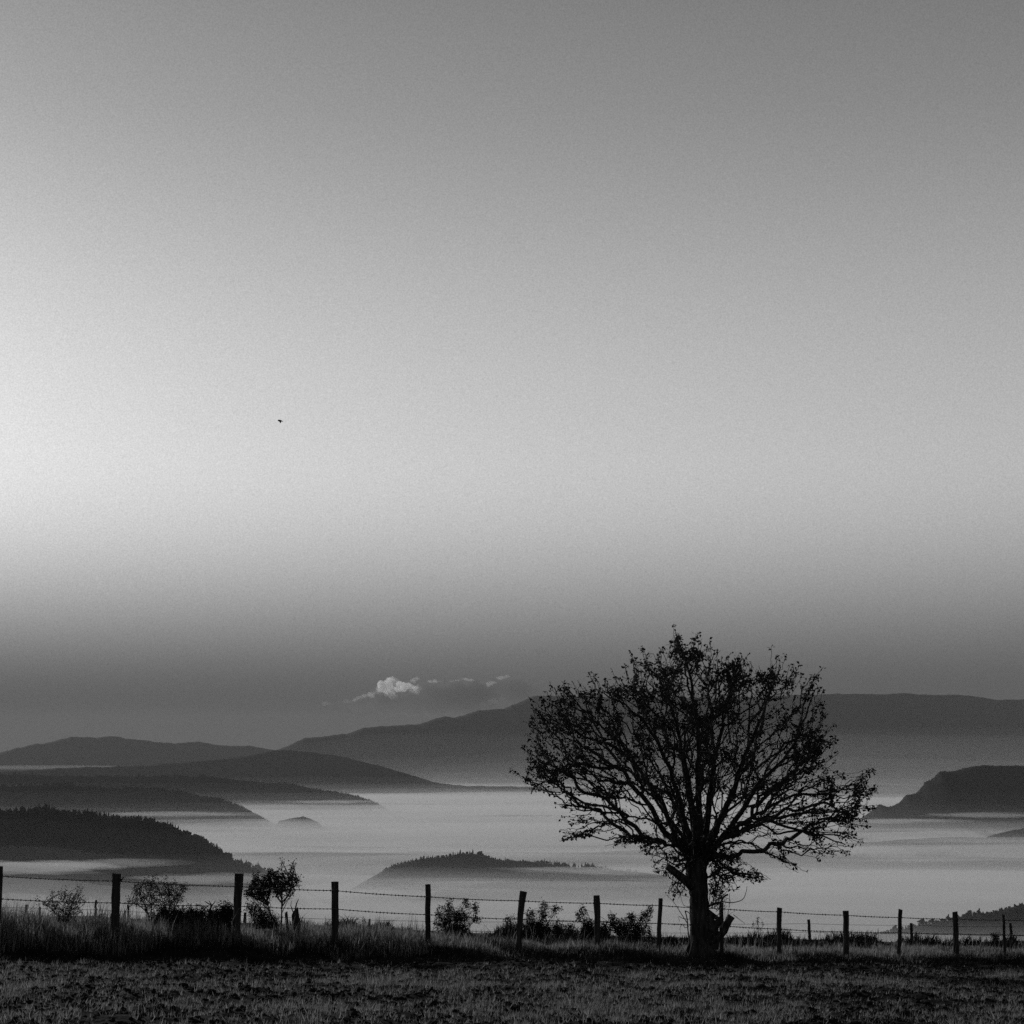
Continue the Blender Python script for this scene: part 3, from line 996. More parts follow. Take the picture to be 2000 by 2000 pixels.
LIMBS = [  # (px, py, depth) from the fork outwards, base radius in metres
    ([(1356, 1705, 0), (1335, 1665, -.1), (1300, 1620, -.3), (1245, 1548, -.5), (1205, 1503, -.7), (1150, 1492, -.8), (1095, 1510, -.9), (1045, 1520, -1.0)], .105),
    ([(1358, 1700, 0), (1325, 1630, .3), (1270, 1540, .8), (1200, 1462, 1.1), (1120, 1425, 1.3), (1058, 1392, 1.4)], .10),
    ([(1360, 1695, 0), (1340, 1600, -.3), (1300, 1490, -.8), (1245, 1400, -1.2), (1175, 1345, -1.5)], .10),
    ([(1361, 1690, 0), (1348, 1570, .2), (1330, 1450, .7), (1298, 1350, .9), (1255, 1290, 1.0)], .10),
    ([(1362, 1690, 0), (1368, 1560, -.1), (1362, 1430, -.3), (1345, 1330, -.2), (1325, 1250, -.1)], .115),
    ([(1364, 1692, 0), (1386, 1580, .3), (1402, 1460, .7), (1420, 1360, .9), (1448, 1292, .9)], .105),
    ([(1366, 1695, 0), (1410, 1590, -.2), (1455, 1480, -.7), (1495, 1385, -1.0), (1520, 1302, -1.1)], .105),
    ([(1368, 1700, 0), (1425, 1615, .2), (1490, 1530, .6), (1555, 1435, .9), (1593, 1340, 1.0)], .105),
    ([(1370, 1692, 0), (1395, 1655, -.2), (1440, 1622, -.4), (1500, 1611, -.6), (1580, 1625, -.8), (1650, 1645, -.9)], .10),
    ([(1425, 1628, -.35), (1480, 1590, -.2), (1550, 1558, .1), (1630, 1545, .3), (1690, 1535, .4)], .07),
    ([(1325, 1650, -.15), (1285, 1612, -.5), (1215, 1598, -.8), (1150, 1610, -.9), (1105, 1632, -1.0)], .045),
    ([(1335, 1672, 0), (1300, 1648, .2), (1250, 1640, .4), (1208, 1644, .5)], .035),
    ([(1400, 1652, -.2), (1440, 1645, -.4), (1495, 1662, -.5), (1550, 1686, -.6)], .04),
    ([(1375, 1722, 0), (1402, 1700, -.2), (1440, 1702, -.4), (1470, 1715, -.5), (1495, 1720, -.5)], .045),
    ([(1361, 1690, 0), (1355, 1590, -1.0), (1340, 1470, -1.8), (1350, 1380, -2.1)], .09),
    ([(1364, 1690, 0), (1375, 1600, 1.0), (1400, 1500, 1.9), (1390, 1410, 2.3)], .09),
    ([(1366, 1695, 0), (1400, 1610, 1.0), (1470, 1540, 1.7), (1530, 1480, 2.0)], .075),
    ([(1360, 1695, 0), (1320, 1610, -1.0), (1250, 1530, -1.7), (1190, 1470, -1.9)], .075),
    ([(1362, 1690, 0), (1310, 1560, 1.2), (1260, 1440, 1.8)], .07),
    ([(1366, 1690, 0), (1430, 1540, -1.3), (1480, 1440, -1.9)], .07),
]
nodes, par, limb_of = [], [], []               # skeleton for the twigs


def add_node(p, q):
    nodes.append(Vector(p))
    par.append(q)
    return len(nodes) - 1


for pts, r0 in LIMBS:
    n = len(pts)
    rads = [(0.88 if r0 > .08 else .8) * r0 * (1 - 0.88 * (i / (n - 1)) ** 0.8) for i in range(n)]
    P3, R3 = catmull([T(*p) for p in pts], rads, 6)
    ph = [random.uniform(0, 6.28) for _ in range(6)]
    for i in range(2, len(P3)):
        q = i / 3.1
        a = 0.042 * min(1, i / 12)
        P3[i] = P3[i] + Vector((a * math.sin(q + ph[0]) + .6 * a * math.sin(2.3 * q + ph[1]) + random.gauss(0, .016), a * math.sin(q * .9 + ph[2]) + random.gauss(0, .02), a * math.sin(1.1 * q + ph[3]) + .6 * a * math.sin(2.1 * q + ph[4]) + random.gauss(0, .016)))
    mb = MB()
    mb.tube(P3, R3, 7, jit=0.06)
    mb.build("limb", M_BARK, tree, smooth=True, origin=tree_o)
    q = -1
    for i, p in enumerate(P3):
        if i >= 4:
            q = add_node(p, q)

OUTLINE = [(1335, 1715), (1300, 1690), (1264, 1660), (1203, 1648), (1150, 1622), (1100, 1640), (1112, 1598), (1161, 1572), (1096, 1572), (1077, 1548), (1025, 1522), (1030, 1460), (1036, 1414), (1048, 1372), (1092, 1344), (1149, 1330), (1222, 1322), (1228, 1280), (1291, 1268), (1308, 1252), (1318, 1236), (1340, 1250), (1362, 1244), (1398, 1272), (1448, 1280), (1470, 1302), (1515, 1288), (1530, 1310), (1553, 1310), (1575, 1328), (1597, 1322), (1611, 1372), (1604, 1414), (1632, 1445), (1613, 1480), (1650, 1525), (1692, 1515), (1705, 1541), (1688, 1598), (1660, 1660), (1594, 1664), (1545, 1640), (1553, 1690), (1520, 1676), (1479, 1652), (1445, 1650), (1450, 1690), (1496, 1716), (1440, 1722), (1400, 1715), (1375, 1690)]
poly = np.array(OUTLINE, float)


def in_poly(x, y):
    c = np.zeros(len(x), bool)
    n = len(poly)
    for i in range(n):
        x0, y0 = poly[i]
        x1, y1 = poly[(i + 1) % n]
        hit = ((y0 > y) != (y1 > y)) & (x < (x1 - x0) * (y - y0) / (y1 - y0 + 1e-12) + x0)
        c ^= hit
    return c


def poly_dist(x, y):
    d = np.full(len(x), 1e9)
    n = len(poly)
    for i in range(n):
        a, b = poly[i], poly[(i + 1) % n]
        ab = b - a
        t = np.clip(((x - a[0]) * ab[0] + (y - a[1]) * ab[1]) / (ab @ ab), 0, 1)
        d = np.minimum(d, np.hypot(x - a[0] - t * ab[0], y - a[1] - t * ab[1]))
    return d


N = 90000
ax_, ay_ = rng.uniform(1020, 1710, N), rng.uniform(1230, 1725, N)
k = in_poly(ax_, ay_)
ax_, ay_ = ax_[k], ay_[k]
dd = poly_dist(ax_, ay_)
half = 2.5 * np.sqrt(np.clip(dd / 190.0, 0.01, 1))
dep = rng.uniform(-1, 1, len(ax_)) * half
# keep fewer of them deep inside, where the crown is bare
k = rng.random(len(ax_)) < np.where(dd < 40, 0.6, 0.5) * np.where(dd < 16, 0.12, 1.0) * np.where((ay_ > 1560) & (ax_ < 1310), 0.35, 1.0) * np.where((ay_ > 1630) & (ax_ > 1440), 0.6, 1.0) * np.where((np.abs(ax_ - 1365) < 75) & (ay_ < 1500), 1.6, 1.0) * np.clip(0.62 + 1.7 * fbm(ax_ / 30, ay_ / 30, 77, 2), 0.18, 1.4)
att = [T(a, b, c) for a, b, c in zip(ax_[k], ay_[k], dep[k])]
rs = np.random.default_rng(5)
att = [att[i] for i in rs.permutation(len(att))[:11000]]
for (bx_, by_, rx_, ry_, n_) in ((1418, 1690, 34, 34, 330), (1400, 1735, 14, 34, 110), (1306, 1690, 34, 26, 130), (1270, 1655, 22, 14, 70), (1470, 1712, 24, 10, 90), (1240, 1640, 40, 9, 70), (1325, 1735, 16, 20, 40)):
    for _ in range(n_):
        a_, q_ = rs.uniform(0, 6.283), math.sqrt(rs.random())
        att.append(T(bx_ + rx_ * q_ * math.cos(a_), by_ + ry_ * q_ * math.sin(a_), rs.uniform(-.8, .8)))
# sprays that push out past the rim of the crown
cen = np.array([1362.0, 1620.0])
edge = []
for i in range(len(poly)):
    a_, b_ = poly[i], poly[(i + 1) % len(poly)]
    L_ = np.hypot(*(b_ - a_))
    for k_ in range(int(L_ / 7) + 1):
        edge.append(a_ + (b_ - a_) * rs.random())
sprays = []
for e in edge:
    if e[1] > 1690 or rs.random() < (0.9 if e[1] < 1300 else 0.5):
        continue
    out = (e - cen) / np.hypot(*(e - cen))
    out = out + np.array([rs.normal(0, .25), -0.55 if e[1] < 1560 else 0.1])
    out /= np.hypot(*out)
    ln = abs(rs.normal(5, 13)) + 2
    dp = rs.uniform(-.7, .7)
    for q_ in np.arange(-24, ln, 5.0):
        w_ = e + out * q_
        sprays.append(T(w_[0] + rs.normal(0, 1), w_[1] + rs.normal(0, 1), dp))
for (tx_, ty_) in ((1318, 1232), (1322, 1246), (1360, 1240), (1352, 1252), (1398, 1270), (1250, 1264), (1236, 1290), (1292, 1264), (1150, 1316), (1185, 1328), (1092, 1342), (1110, 1345), (1054, 1364), (1448, 1276), (1442, 1288), (1468, 1298), (1520, 1283), (1512, 1300), (1552, 1306), (1548, 1322), (1597, 1318), (1588, 1334), (1606, 1370), (1606, 1416), (1632, 1440), (1622, 1452), (1614, 1482), (1650, 1518), (1700, 1512), (1692, 1526), (1708, 1541), (1690, 1600), (1672, 1630), (1660, 1664), (1630, 1666), (1592, 1668), (1552, 1692), (1535, 1684), (1026, 1522), (1034, 1540), (1028, 1462), (1036, 1412), (1046, 1390), (1096, 1577), (1120, 1574), (1102, 1638), (1118, 1630), (1112, 1602), (1203, 1648), (1225, 1642), (1496, 1716), (1440, 1738), (1264, 1660), (1306, 1745)):
    for b_ in range(3):
        tip_ = np.array([tx_ + rs.normal(0, 3.5 * b_), ty_ + rs.normal(0, 3.5 * b_)])
        in_ = cen - tip_
        in_ = in_ / np.hypot(*in_) + np.array([rs.normal(0, .15), 0.35 if ty_ < 1480 else -0.1])
        in_ /= np.hypot(*in_)
        dp = rs.uniform(-.3, .3)
        for q_ in np.arange(0, 52 - 12 * b_, 4.5):
            att.append(T(tip_[0] + in_[0] * q_ + rs.normal(0, .8), tip_[1] + in_[1] * q_ + rs.normal(0, .8), dp * (1 + q_ / 40)))
n_core = len(att)
att += sprays

fork = T(1362, 1690, 0)
n_skel = len(nodes)
cap_n = n_skel + len(att)
NP = np.zeros((cap_n, 3))
PL = np.full(cap_n, 1e6)
for i, p in enumerate(nodes):
    NP[i] = p[:]
    PL[i] = (p - fork).length * 1.05 if par[i] < 0 else PL[par[i]] + (p - nodes[par[i]]).length
A = np.array([p[:] for p in att])
A = A[np.argsort(np.linalg.norm(A - np.array(fork[:]), axis=1))]
cnt = n_skel
for p in A:
    dv = NP[:cnt] - p
    d = np.sqrt((dv * dv).sum(1))
    c = d + 0.42 * PL[:cnt]
    i = int(np.argmin(c))
    if d[i] > 1.6:
        continue
    m = max(1, int(d[i] / 0.16))
    add_node(p, i)
    NP[cnt], PL[cnt] = p, PL[i] + d[i]
    cnt += 1

nn = len(nodes)
kids = [[] for _ in range(nn)]
for i, q in enumerate(par):
    if q >= 0:
        kids[q].append(i)
skel = set()
# radius by the pipe rule, from the tips down
area = [0.0] * nn
RT = 0.0058
for i in range(nn - 1, -1, -1):
    if not kids[i]:
        area[i] = RT ** 2.4
    if par[i] >= 0:
        area[par[i]] += area[i]
rad_n = [min(a ** (1 / 2.4), 0.05) for a in area]
mb = MB()
for i in range(nn):
    for c in kids[i]:
        if c < n_skel:
            continue
        big = max(kids[i], key=lambda q: area[q])
        if c == big and i >= n_skel:
            continue                            # belongs to its parent's chain
        chain, rr = [nodes[i]], [rad_n[c]]
        q = c
        while True:
            chain.append(nodes[q])
            rr.append(rad_n[q])
            if not kids[q]:
                break
            q = max(kids[q], key=lambda z: area[z])
        if len(chain) > 2:
            chain, rr = catmull(chain, rr, 2)
        mb.tube(chain, rr, 3 if rr[0] < 0.016 else 4, cap=False)
tw = mb.build("twigs", M_TWIG, tree, smooth=False, origin=tree_o)
tw["kind"] = "stuff"

# leaves: clusters on the tips, thickest round the edge of the crown
lp, ls = [], []
for i in range(n_skel, nn):
    if not kids[i]:
        rr_ = (nodes[i] - fork).length
        outer = min(1.0, max(0.0, (rr_ - 1.6) / 2.2))
        m = random.choice((3, 4, 5, 6, 7)) if random.random() < 0.4 + 0.6 * outer else random.choice((0, 0, 1, 2))
        back = par[i]
        for _ in range(m):
            base = nodes[i].lerp(nodes[back], random.uniform(0, 1.6))
            lp.append(base + Vector((random.gauss(0, .022), random.gauss(0, .022), random.gauss(0, .022))))
            ls.append(random.uniform(0.045, 0.10))
    elif len(kids[i]) == 1 and random.random() < 0.10:
        lp.append(nodes[i].copy())
        ls.append(random.uniform(0.04, 0.08))
lp = np.array([q[:] for q in lp]) - np.array(tree_o[:])
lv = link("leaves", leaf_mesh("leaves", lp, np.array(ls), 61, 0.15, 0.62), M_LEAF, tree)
lv["kind"] = "stuff"
print("tree nodes", nn, "leaves", len(lp))


def tree_rod(name, pts, r0, r1, n=6, sub=4, mat=None):
    m = len(pts)
    P3, R3 = catmull([T(*p) for p in pts], [r0 + (r1 - r0) * i / (m - 1) for i in range(m)], sub)
    b = MB()
    b.tube(P3, R3, n, jit=0.05)
    return b.build(name, mat or M_BARK, tree, smooth=True, origin=tree_o)


tree_rod("branch_stub", [(1352, 1730, -.1), (1330, 1713, -.25), (1303, 1692, -.35)], .115, .075, 9)["label"] = "thick sawn-off branch stub"
tree_rod("branch_stub", [(1380, 1842, -.1), (1396, 1836, -.15), (1412, 1822, -.2), (1421, 1803, -.2), (1429, 1789, -.2)], .07, .085, 9)["label"] = "forked sawn-off stem beside the trunk"
tree_rod("branch_stub", [(1382, 1780, -.1), (1396, 1790, -.15), (1408, 1799, -.18)], .06, .045, 7)
tree_rod("burl", [(1380, 1786, -.1), (1391, 1808, -.1), (1394, 1828, -.05), (1390, 1850, 0)], .09, .16, 9)
tree_rod("burl", [(1388, 1818, -.12), (1398, 1806, -.15), (1408, 1797, -.18)], .10, .05, 8)
for pts, r0, r1 in (
        ([(1383, 1771, -.1), (1394, 1765, -.15), (1407, 1763, -.2), (1413, 1752, -.2), (1422, 1747, -.2)], .026, .02),
        ([(1411, 1761, -.2), (1430, 1763, -.2), (1450, 1757, -.2), (1457, 1743, -.2), (1459, 1731, -.2)], .012, .005),
        ([(1432, 1786, -.2), (1442, 1794, -.2), (1455, 1804, -.2)], .008, .004),
        ([(1347, 1842, -.1), (1344, 1820, -.15), (1342, 1795, -.15), (1338, 1779, -.15)], .016, .012),
        ([(1338, 1779, -.15), (1346, 1783, -.12), (1349, 1792, -.1)], .012, .006),
        ([(1400, 1722, -.2), (1396, 1745, -.2), (1391, 1772, -.15)], .016, .010),
        ([(1404, 1722, -.2), (1399, 1750, -.2), (1396, 1775, -.15)], .012, .008),
        ([(1390, 1724, -.2), (1387, 1745, -.2), (1384, 1770, -.15)], .010, .007),
        ([(1398, 1738, -.2), (1412, 1736, -.25), (1426, 1738, -.25), (1444, 1737, -.25)], .009, .004),
        ([(1425, 1745, -.2), (1424, 1770, -.2), (1422, 1800, -.2)], .006, .004),
        ([(1342, 1740, 0), (1325, 1725, -.1), (1310, 1716, -.1), (1300, 1700, -.1)], .008, .004),
        ([(1345, 1752, 0), (1330, 1748, -.1)], .007, .003)):
    tree_rod("bare_shoot", pts, r0, r1, 4, mat=M_TWIG)


rb = random.Random(21)
for k in range(46):                             # tangled shoots round the trunk
    right = rb.random() < 0.75
    x0 = rb.uniform(1384, 1400) if right else rb.uniform(1344, 1350)
    y0 = rb.uniform(1720, 1845)
    sx = 1 if right else -1
    L_ = rb.uniform(12, 46)
    up_ = rb.uniform(-1.2, 0.5)
    dz = rb.uniform(-.35, .25)
    pts = [(x0, y0, dz), (x0 + sx * L_ * .35, y0 + up_ * L_ * .4 + rb.gauss(0, 3), dz + rb.gauss(0, .05)), (x0 + sx * L_ * .65, y0 + up_ * L_ * .8 + rb.gauss(0, 5), dz + rb.gauss(0, .1)), (x0 + sx * L_ * .8 + rb.gauss(0, 4), y0 + up_ * L_ * 1.3 + rb.gauss(0, 6), dz)]
    tree_rod("bare_shoot", pts, rb.uniform(.007, .012), .004, 3, 3, M_TWIG)


# ------------------------------------------------------------------ shrubs
def shrub(name, label, cat, stems, tips, leaf_n, leaf_size, d_off, seed, group=None, mat=None, stem_r=0.012, spread=0.05, aspect=0.55, fork=4, base=None):
    """stems: polylines in px; tips: blobs (px, py, rx, ry, weight) of foliage"""
    r = random.Random(seed)
    bx, by = base
    x, d = on_line(bx, d_off)
    o = Vector((x, d, gzs(x, d)))
    root = empty(name, o)
    tag(root, label=label, cat=cat, group=group)
    mb = MB()
    ends = []
    for st in stems:
        dp = [0.0] + [r.uniform(-0.2, 0.2) * k for k in range(1, len(st))]
        pts = [Vector(P(a, b, d + q)) for (a, b), q in zip(st, dp)]
        if st[0][1] >= by - 3:
            pts.insert(0, Vector((pts[0].x, pts[0].y, min(o.z, pts[0].z) - 0.08)))
        rr = [stem_r * (1 - 0.7 * i / (len(pts) - 1)) for i in range(len(pts))]
        P3, R3 = catmull(pts, rr, 3)
        mb.tube(P3, R3, 4, cap=False)
        ends += P3[len(P3) // 3:]
    lp, ls = [], []
    tot = sum(t[4] for t in tips)
    for (tx, ty, rx, ry, w) in tips:
        n = int(leaf_n * (2.2 if d_off >= 2.0 else 1.0) * w / tot)
        nt = max(3, n // 9)
        for _ in range(nt):
            a, q = r.uniform(0, 6.283), math.sqrt(r.random())
            c = Vector(P(tx + rx * q * math.cos(a), ty + ry * q * math.sin(a), d + r.uniform(-1, 1) * rx * d / F * 0.8))
            if ends:
                e = min((r.choice(ends) for _ in range(fork)), key=lambda z: (z - c).length + (0.4 if z.z > c.z else 0))
                if (e - c).length < 0.7:
                    mid = e.lerp(c, 0.5) + Vector((r.gauss(0, .02), r.gauss(0, .02), r.gauss(0.02, .02)))
                    mb.tube([e, mid, c], [stem_r * 0.42, stem_r * 0.32, stem_r * 0.2], 3, cap=False)
            up = Vector((r.gauss(0, .4), r.gauss(0, .4), 1)).normalized()
            for k in range(9):
                p = c + up * r.uniform(-1.4, 1.2) * spread + Vector((r.gauss(0, 1), r.gauss(0, 1), r.gauss(0, 1))) * spread * 0.45
                lp.append(p)
                ls.append(leaf_size * r.uniform(0.6, 1.3))
    if mb.v:
        mb.build("stems", M_TWIG, root, origin=o)
    if lp:
        lp = np.array([q[:] for q in lp]) - np.array(o[:])
        fo_ = link("foliage", leaf_mesh("foliage", lp, np.array(ls), seed, 0.0, aspect), mat or M_SHRUB, root)
        fo_["kind"] = "stuff"
    return root


shrub("shrub", "airy feathery shrub below the second wire near the fence's first post", "shrub",
      [[(120, 1812), (112, 1785), (98, 1755)], [(122, 1812), (124, 1780), (126, 1742)], [(124, 1812), (138, 1775), (152, 1738)], [(121, 1812), (106, 1780), (84, 1766)], [(125, 1812), (146, 1785), (168, 1760)], [(123, 1812), (130, 1775), (142, 1755)]],
      [(100, 1762, 14, 12, 3), (126, 1752, 14, 14, 2.5), (150, 1757, 16, 14, 4), (116, 1782, 20, 14, 4), (142, 1778, 16, 14, 3.5), (72, 1757, 8, 3, .5), (158, 1735, 5, 4, .6), (105, 1741, 4, 4, .4), (128, 1738, 4, 5, .4), (128, 1798, 24, 8, 2)],
      1500, 0.036, 1.6, 11, base=(122, 1808))
shrub("shrub", "loose bushy shrub with forked bare stems rising above the top wire", "shrub",
      [[(292, 1795), (283, 1772), (270, 1745), (262, 1730)], [(292, 1795), (297, 1770), (292, 1740), (288, 1722)], [(330, 1795), (331, 1768), (330, 1742), (326, 1725)], [(328, 1795), (320, 1765), (312, 1740), (305, 1725)], [(332, 1795), (345, 1765), (356, 1745), (368, 1736)], [(292, 1790), (276, 1772), (252, 1762)]],
      [(272, 1738, 12, 14, 3), (292, 1722, 14, 8, 2.2), (300, 1745, 14, 16, 3), (325, 1735, 14, 14, 3.4), (332, 1752, 10, 18, 3), (350, 1752, 10, 8, 1.8), (356, 1732, 12, 6, 2), (258, 1762, 16, 5, 1.1), (304, 1711, 3, 3, .3), (320, 1718, 4, 4, .4), (342, 1724, 6, 4, .5), (280, 1760, 16, 14, 1.6), (312, 1765, 14, 12, 1.6)],
      1900, 0.04, 1.4, 12, base=(310, 1795))
shrub("sapling", "young tree with a slim bare stem and upright leafy top beside the third tall post", "tree",
      [[(549, 1812), (550, 1785), (551, 1745), (551, 1715), (550, 1681)], [(551, 1762), (562, 1750), (570, 1730), (573, 1683)], [(551, 1764), (540, 1750), (536, 1735)], [(551, 1745), (540, 1725), (527, 1705)], [(551, 1730), (568, 1718), (590, 1722)], [(552, 1740), (575, 1732), (583, 1712)]],
      [(551, 1715, 13, 20, 5), (532, 1716, 12, 16, 3), (543, 1736, 9, 11, 2), (571, 1712, 10, 18, 3), (536, 1722, 10, 14, 3), (563, 1735, 12, 12, 2.4), (550, 1684, 2.5, 6, .6), (571, 1686, 4, 9, .9), (584, 1722, 9, 9, 1.2), (530, 1705, 8, 7, 1.2), (541, 1745, 8, 8, 1.2), (568, 1748, 6, 6, .8)],
      1350, 0.042, 1.5, 13, stem_r=0.022, base=(549, 1812), mat=M_BROOM)
shrub("shrub", "dense dark round-headed bush leaning left against the sapling", "shrub",
      [[(540, 1808), (528, 1785), (522, 1760), (514, 1730)], [(523, 1765), (505, 1745), (490, 1735)], [(521, 1758), (530, 1735), (524, 1712)], [(520, 1765), (500, 1755), (484, 1748)]],
      [(508, 1726, 14, 16, 6), (520, 1735, 12, 16, 4), (492, 1738, 12, 12, 2.4), (526, 1712, 9, 10, 1.8), (500, 1710, 8, 6, 1), (486, 1745, 9, 6, .9), (506, 1752, 14, 8, 1.4), (516, 1765, 10, 10, 1)],
      1500, 0.046, 1.6, 14, stem_r=0.02, base=(538, 1808), mat=M_BROOM)
shrub("broom_bush", "black mound of broom under the round-headed bush", "bush",
      [[(500, 1815), (492, 1790), (482, 1764)], [(515, 1815), (512, 1790), (508, 1768)], [(530, 1815), (530, 1795), (526, 1775)]],
      [(490, 1772, 11, 12, 3), (505, 1785, 16, 14, 4), (522, 1790, 16, 14, 4), (536, 1802, 14, 9, 3), (514, 1806, 28, 8, 4)],
      2000, 0.05, 1.2, 15, spread=0.08, aspect=0.3, base=(512, 1815), mat=M_BROOM)
for k, (cx, tops, lab) in enumerate((
        (318, [(300, 1792), (312, 1785), (322, 1779), (330, 1783)], "spiky broom clump under the forked shrub"),
        (352, [(340, 1781), (348, 1786), (356, 1785), (364, 1790)], "low spiky broom clump right of the forked shrub"),
        (382, [(370, 1782), (380, 1783), (388, 1787), (395, 1784)], "spiky broom clump left of the bare antler-like twig"),
        (420, [(416, 1784), (424, 1789), (410, 1792)], "broom clump at the foot of the bare antler-like twig"),
        (440, [(432, 1780), (440, 1772), (448, 1778), (452, 1782)], "tallest spiky broom clump touching the second full post"))):
    stems = [[(cx + (a - cx) * .3, 1822), ((a + cx) / 2, 1806), (a, b)] for a, b in tops]
    tips = [(a, b + 4, 2.2, 9, 1.8) for a, b in tops] + [(cx, 1811, 14, 9, 6)]
    shrub("broom_bush", lab, "bush", stems, tips, 2600, 0.075, 0.7, 30 + k, spread=0.09, aspect=0.2, base=(cx, 1820), mat=M_BROOM, group="broom clumps behind the fence")
shrub("shrub", "bush with a dense dark heart and upright shoots right of the slender fifth post", "shrub",
      [[(886, 1845), (878, 1805), (876, 1760)], [(888, 1845), (895, 1800), (905, 1770), (912, 1757)], [(890, 1845), (908, 1800), (930, 1768)], [(884, 1845), (866, 1805), (855, 1775)], [(890, 1845), (910, 1815), (932, 1795)], [(888, 1845), (890, 1800), (888, 1778)]],
      [(880, 1818, 30, 16, 6), (896, 1822, 26, 14, 5), (876, 1790, 9, 18, 2), (900, 1788, 14, 10, 2.6), (877, 1765, 5, 8, .7), (910, 1764, 5, 8, .7), (929, 1772, 4, 9, .7), (858, 1780, 10, 9, 1), (860, 1800, 10, 12, 1.5), (932, 1795, 8, 5, .7), (886, 1836, 40, 6, 3)],
      2000, 0.045, 2.4, 16, base=(886, 1845), mat=M_BROOM)
shrub("shrub", "leafy bush with wide-reaching sprays right of the crooked post", "shrub",
      [[(1045, 1850), (1040, 1810), (1030, 1780)], [(1048, 1850), (1055, 1810), (1062, 1775)], [(1050, 1850), (1070, 1805), (1092, 1774)], [(1040, 1850), (1005, 1815), (990, 1795)]],
      [(1040, 1808, 16, 14, 4), (1058, 1818, 18, 16, 5), (1036, 1826, 16, 10, 3), (1060, 1768, 8, 7, 1), (1062, 1785, 10, 10, 1.4), (1086, 1776, 9, 5, .8), (1034, 1783, 9, 9, 1), (995, 1800, 12, 12, 1.3), (1002, 1822, 12, 10, 1.4), (1050, 1836, 30, 6, 2)],
      1700, 0.043, 2.8, 17, base=(1046, 1850), mat=M_BROOM)
shrub("shrub", "small dark upright bush between the crooked post and the next one", "shrub",
      [[(1092, 1850), (1090, 1820), (1088, 1798)]],
      [(1090, 1812, 8, 14, 4), (1091, 1832, 9, 8, 2)], 420, 0.045, 2.6, 18, base=(1092, 1850), mat=M_BROOM)
shrub("shrub", "thin pale leafy bush left of the squat straight post", "shrub",
      [[(1112, 1850), (1108, 1825), (1104, 1805)], [(1114, 1850), (1120, 1820), (1124, 1798)]],
      [(1106, 1815, 9, 12, 2), (1120, 1818, 9, 14, 2), (1113, 1838, 12, 6, 2)], 420, 0.04, 2.0, 19, base=(1113, 1850))
shrub("shrub", "dense bush whose top curls up directly behind the squat straight post", "shrub",
      [[(1150, 1850), (1146, 1810), (1132, 1780), (1142, 1770)], [(1152, 1850), (1158, 1815), (1150, 1788)], [(1160, 1850), (1178, 1815), (1190, 1795)]],
      [(1148, 1812, 12, 16, 4), (1150, 1832, 16, 10, 4), (1138, 1778, 7, 6, .8), (1130, 1790, 5, 7, .6), (1180, 1815, 12, 12, 2.6), (1170, 1832, 16, 9, 3)],
      1300, 0.045, 2.2, 20, base=(1154, 1850), mat=M_BROOM)
shrub("shrub", "tall leafy bush beside the slim post just before the tree", "shrub",
      [[(1228, 1850), (1222, 1815), (1214, 1792)], [(1235, 1850), (1245, 1810), (1262, 1780), (1268, 1772)], [(1222, 1850), (1200, 1815), (1196, 1795)], [(1238, 1850), (1262, 1810), (1272, 1785)]],
      [(1202, 1808, 12, 12, 3), (1216, 1818, 14, 14, 4), (1240, 1815, 16, 16, 4), (1232, 1794, 8, 10, 1.6), (1260, 1790, 9, 11, 1.6), (1270, 1777, 4, 7, .7), (1262, 1820, 10, 14, 1.8), (1230, 1836, 34, 7, 3), (1196, 1790, 6, 6, .7)],
      1800, 0.043, 2.4, 21, base=(1230, 1850), mat=M_BROOM)
shrub("bush", "small hunched dark bush with a pointed side spray by the last slim post", "bush",
      [[(1947, 1860), (1946, 1840), (1946, 1825)], [(1946, 1830), (1941, 1826), (1936, 1827)]],
      [(1947, 1828, 8, 5, 2), (1938, 1826.5, 4, 2, .7), (1948, 1840, 8, 10, 4), (1948, 1850, 11, 5, 3)], 520, 0.04, 5.0, 22, base=(1947, 1855), mat=M_BROOM)
shrub("thistle", "round-headed thistle on a short stalk beside a thin far post", "plant",
      [[(1790, 1858), (1790, 1842), (1788.5, 1828)]],
      [(1788.6, 1830, 3.2, 4.2, 3), (1790, 1824, 1.5, 3, .5), (1792, 1842, 3, 4, .5)], 110, 0.035, 6.0, 23, spread=0.02, base=(1790, 1855), mat=M_BROOM)
shrub("weed", "pair of pointed leaves in a V beside the farthest thin post", "plant",
      [[(1981, 1858), (1980.5, 1842), (1978, 1832)], [(1981, 1858), (1981.5, 1842), (1986, 1829)]],
      [(1982, 1836, 3, 6, 2)], 40, 0.06, 6.0, 24, spread=0.02, aspect=0.4, base=(1981, 1856), mat=M_BROOM)
shrub("weed", "tall dry seed stalks standing right of the tree", "plant",
      [[(1483, 1862), (1482, 1830), (1480, 1794)], [(1478, 1862), (1475, 1830), (1471, 1800)], [(1487, 1862), (1488, 1830), (1489, 1798)], [(1482, 1862), (1484, 1825), (1486, 1810)]],
      [(1480, 1800, 3, 8, 1), (1471, 1806, 2, 5, .5), (1489, 1803, 2, 5, .5), (1481, 1825, 8, 14, 1)], 90, 0.03, 2.0, 25, stem_r=0.008, spread=0.02, base=(1482, 1860))
shrub("weed", "spiky tuft of broad blades at the foot of the post right of the tree", "plant",
      [[(1512, 1862), (1506, 1838), (1496, 1824)], [(1513, 1862), (1514, 1835), (1516, 1816)], [(1511, 1862), (1502, 1845), (1490, 1838)], [(1512, 1862), (1518, 1845), (1522, 1832)]],
      [(1508, 1846, 12, 8, 2)], 90, 0.07, 1.0, 26, stem_r=0.016, spread=0.03, aspect=0.2, base=(1512, 1862))
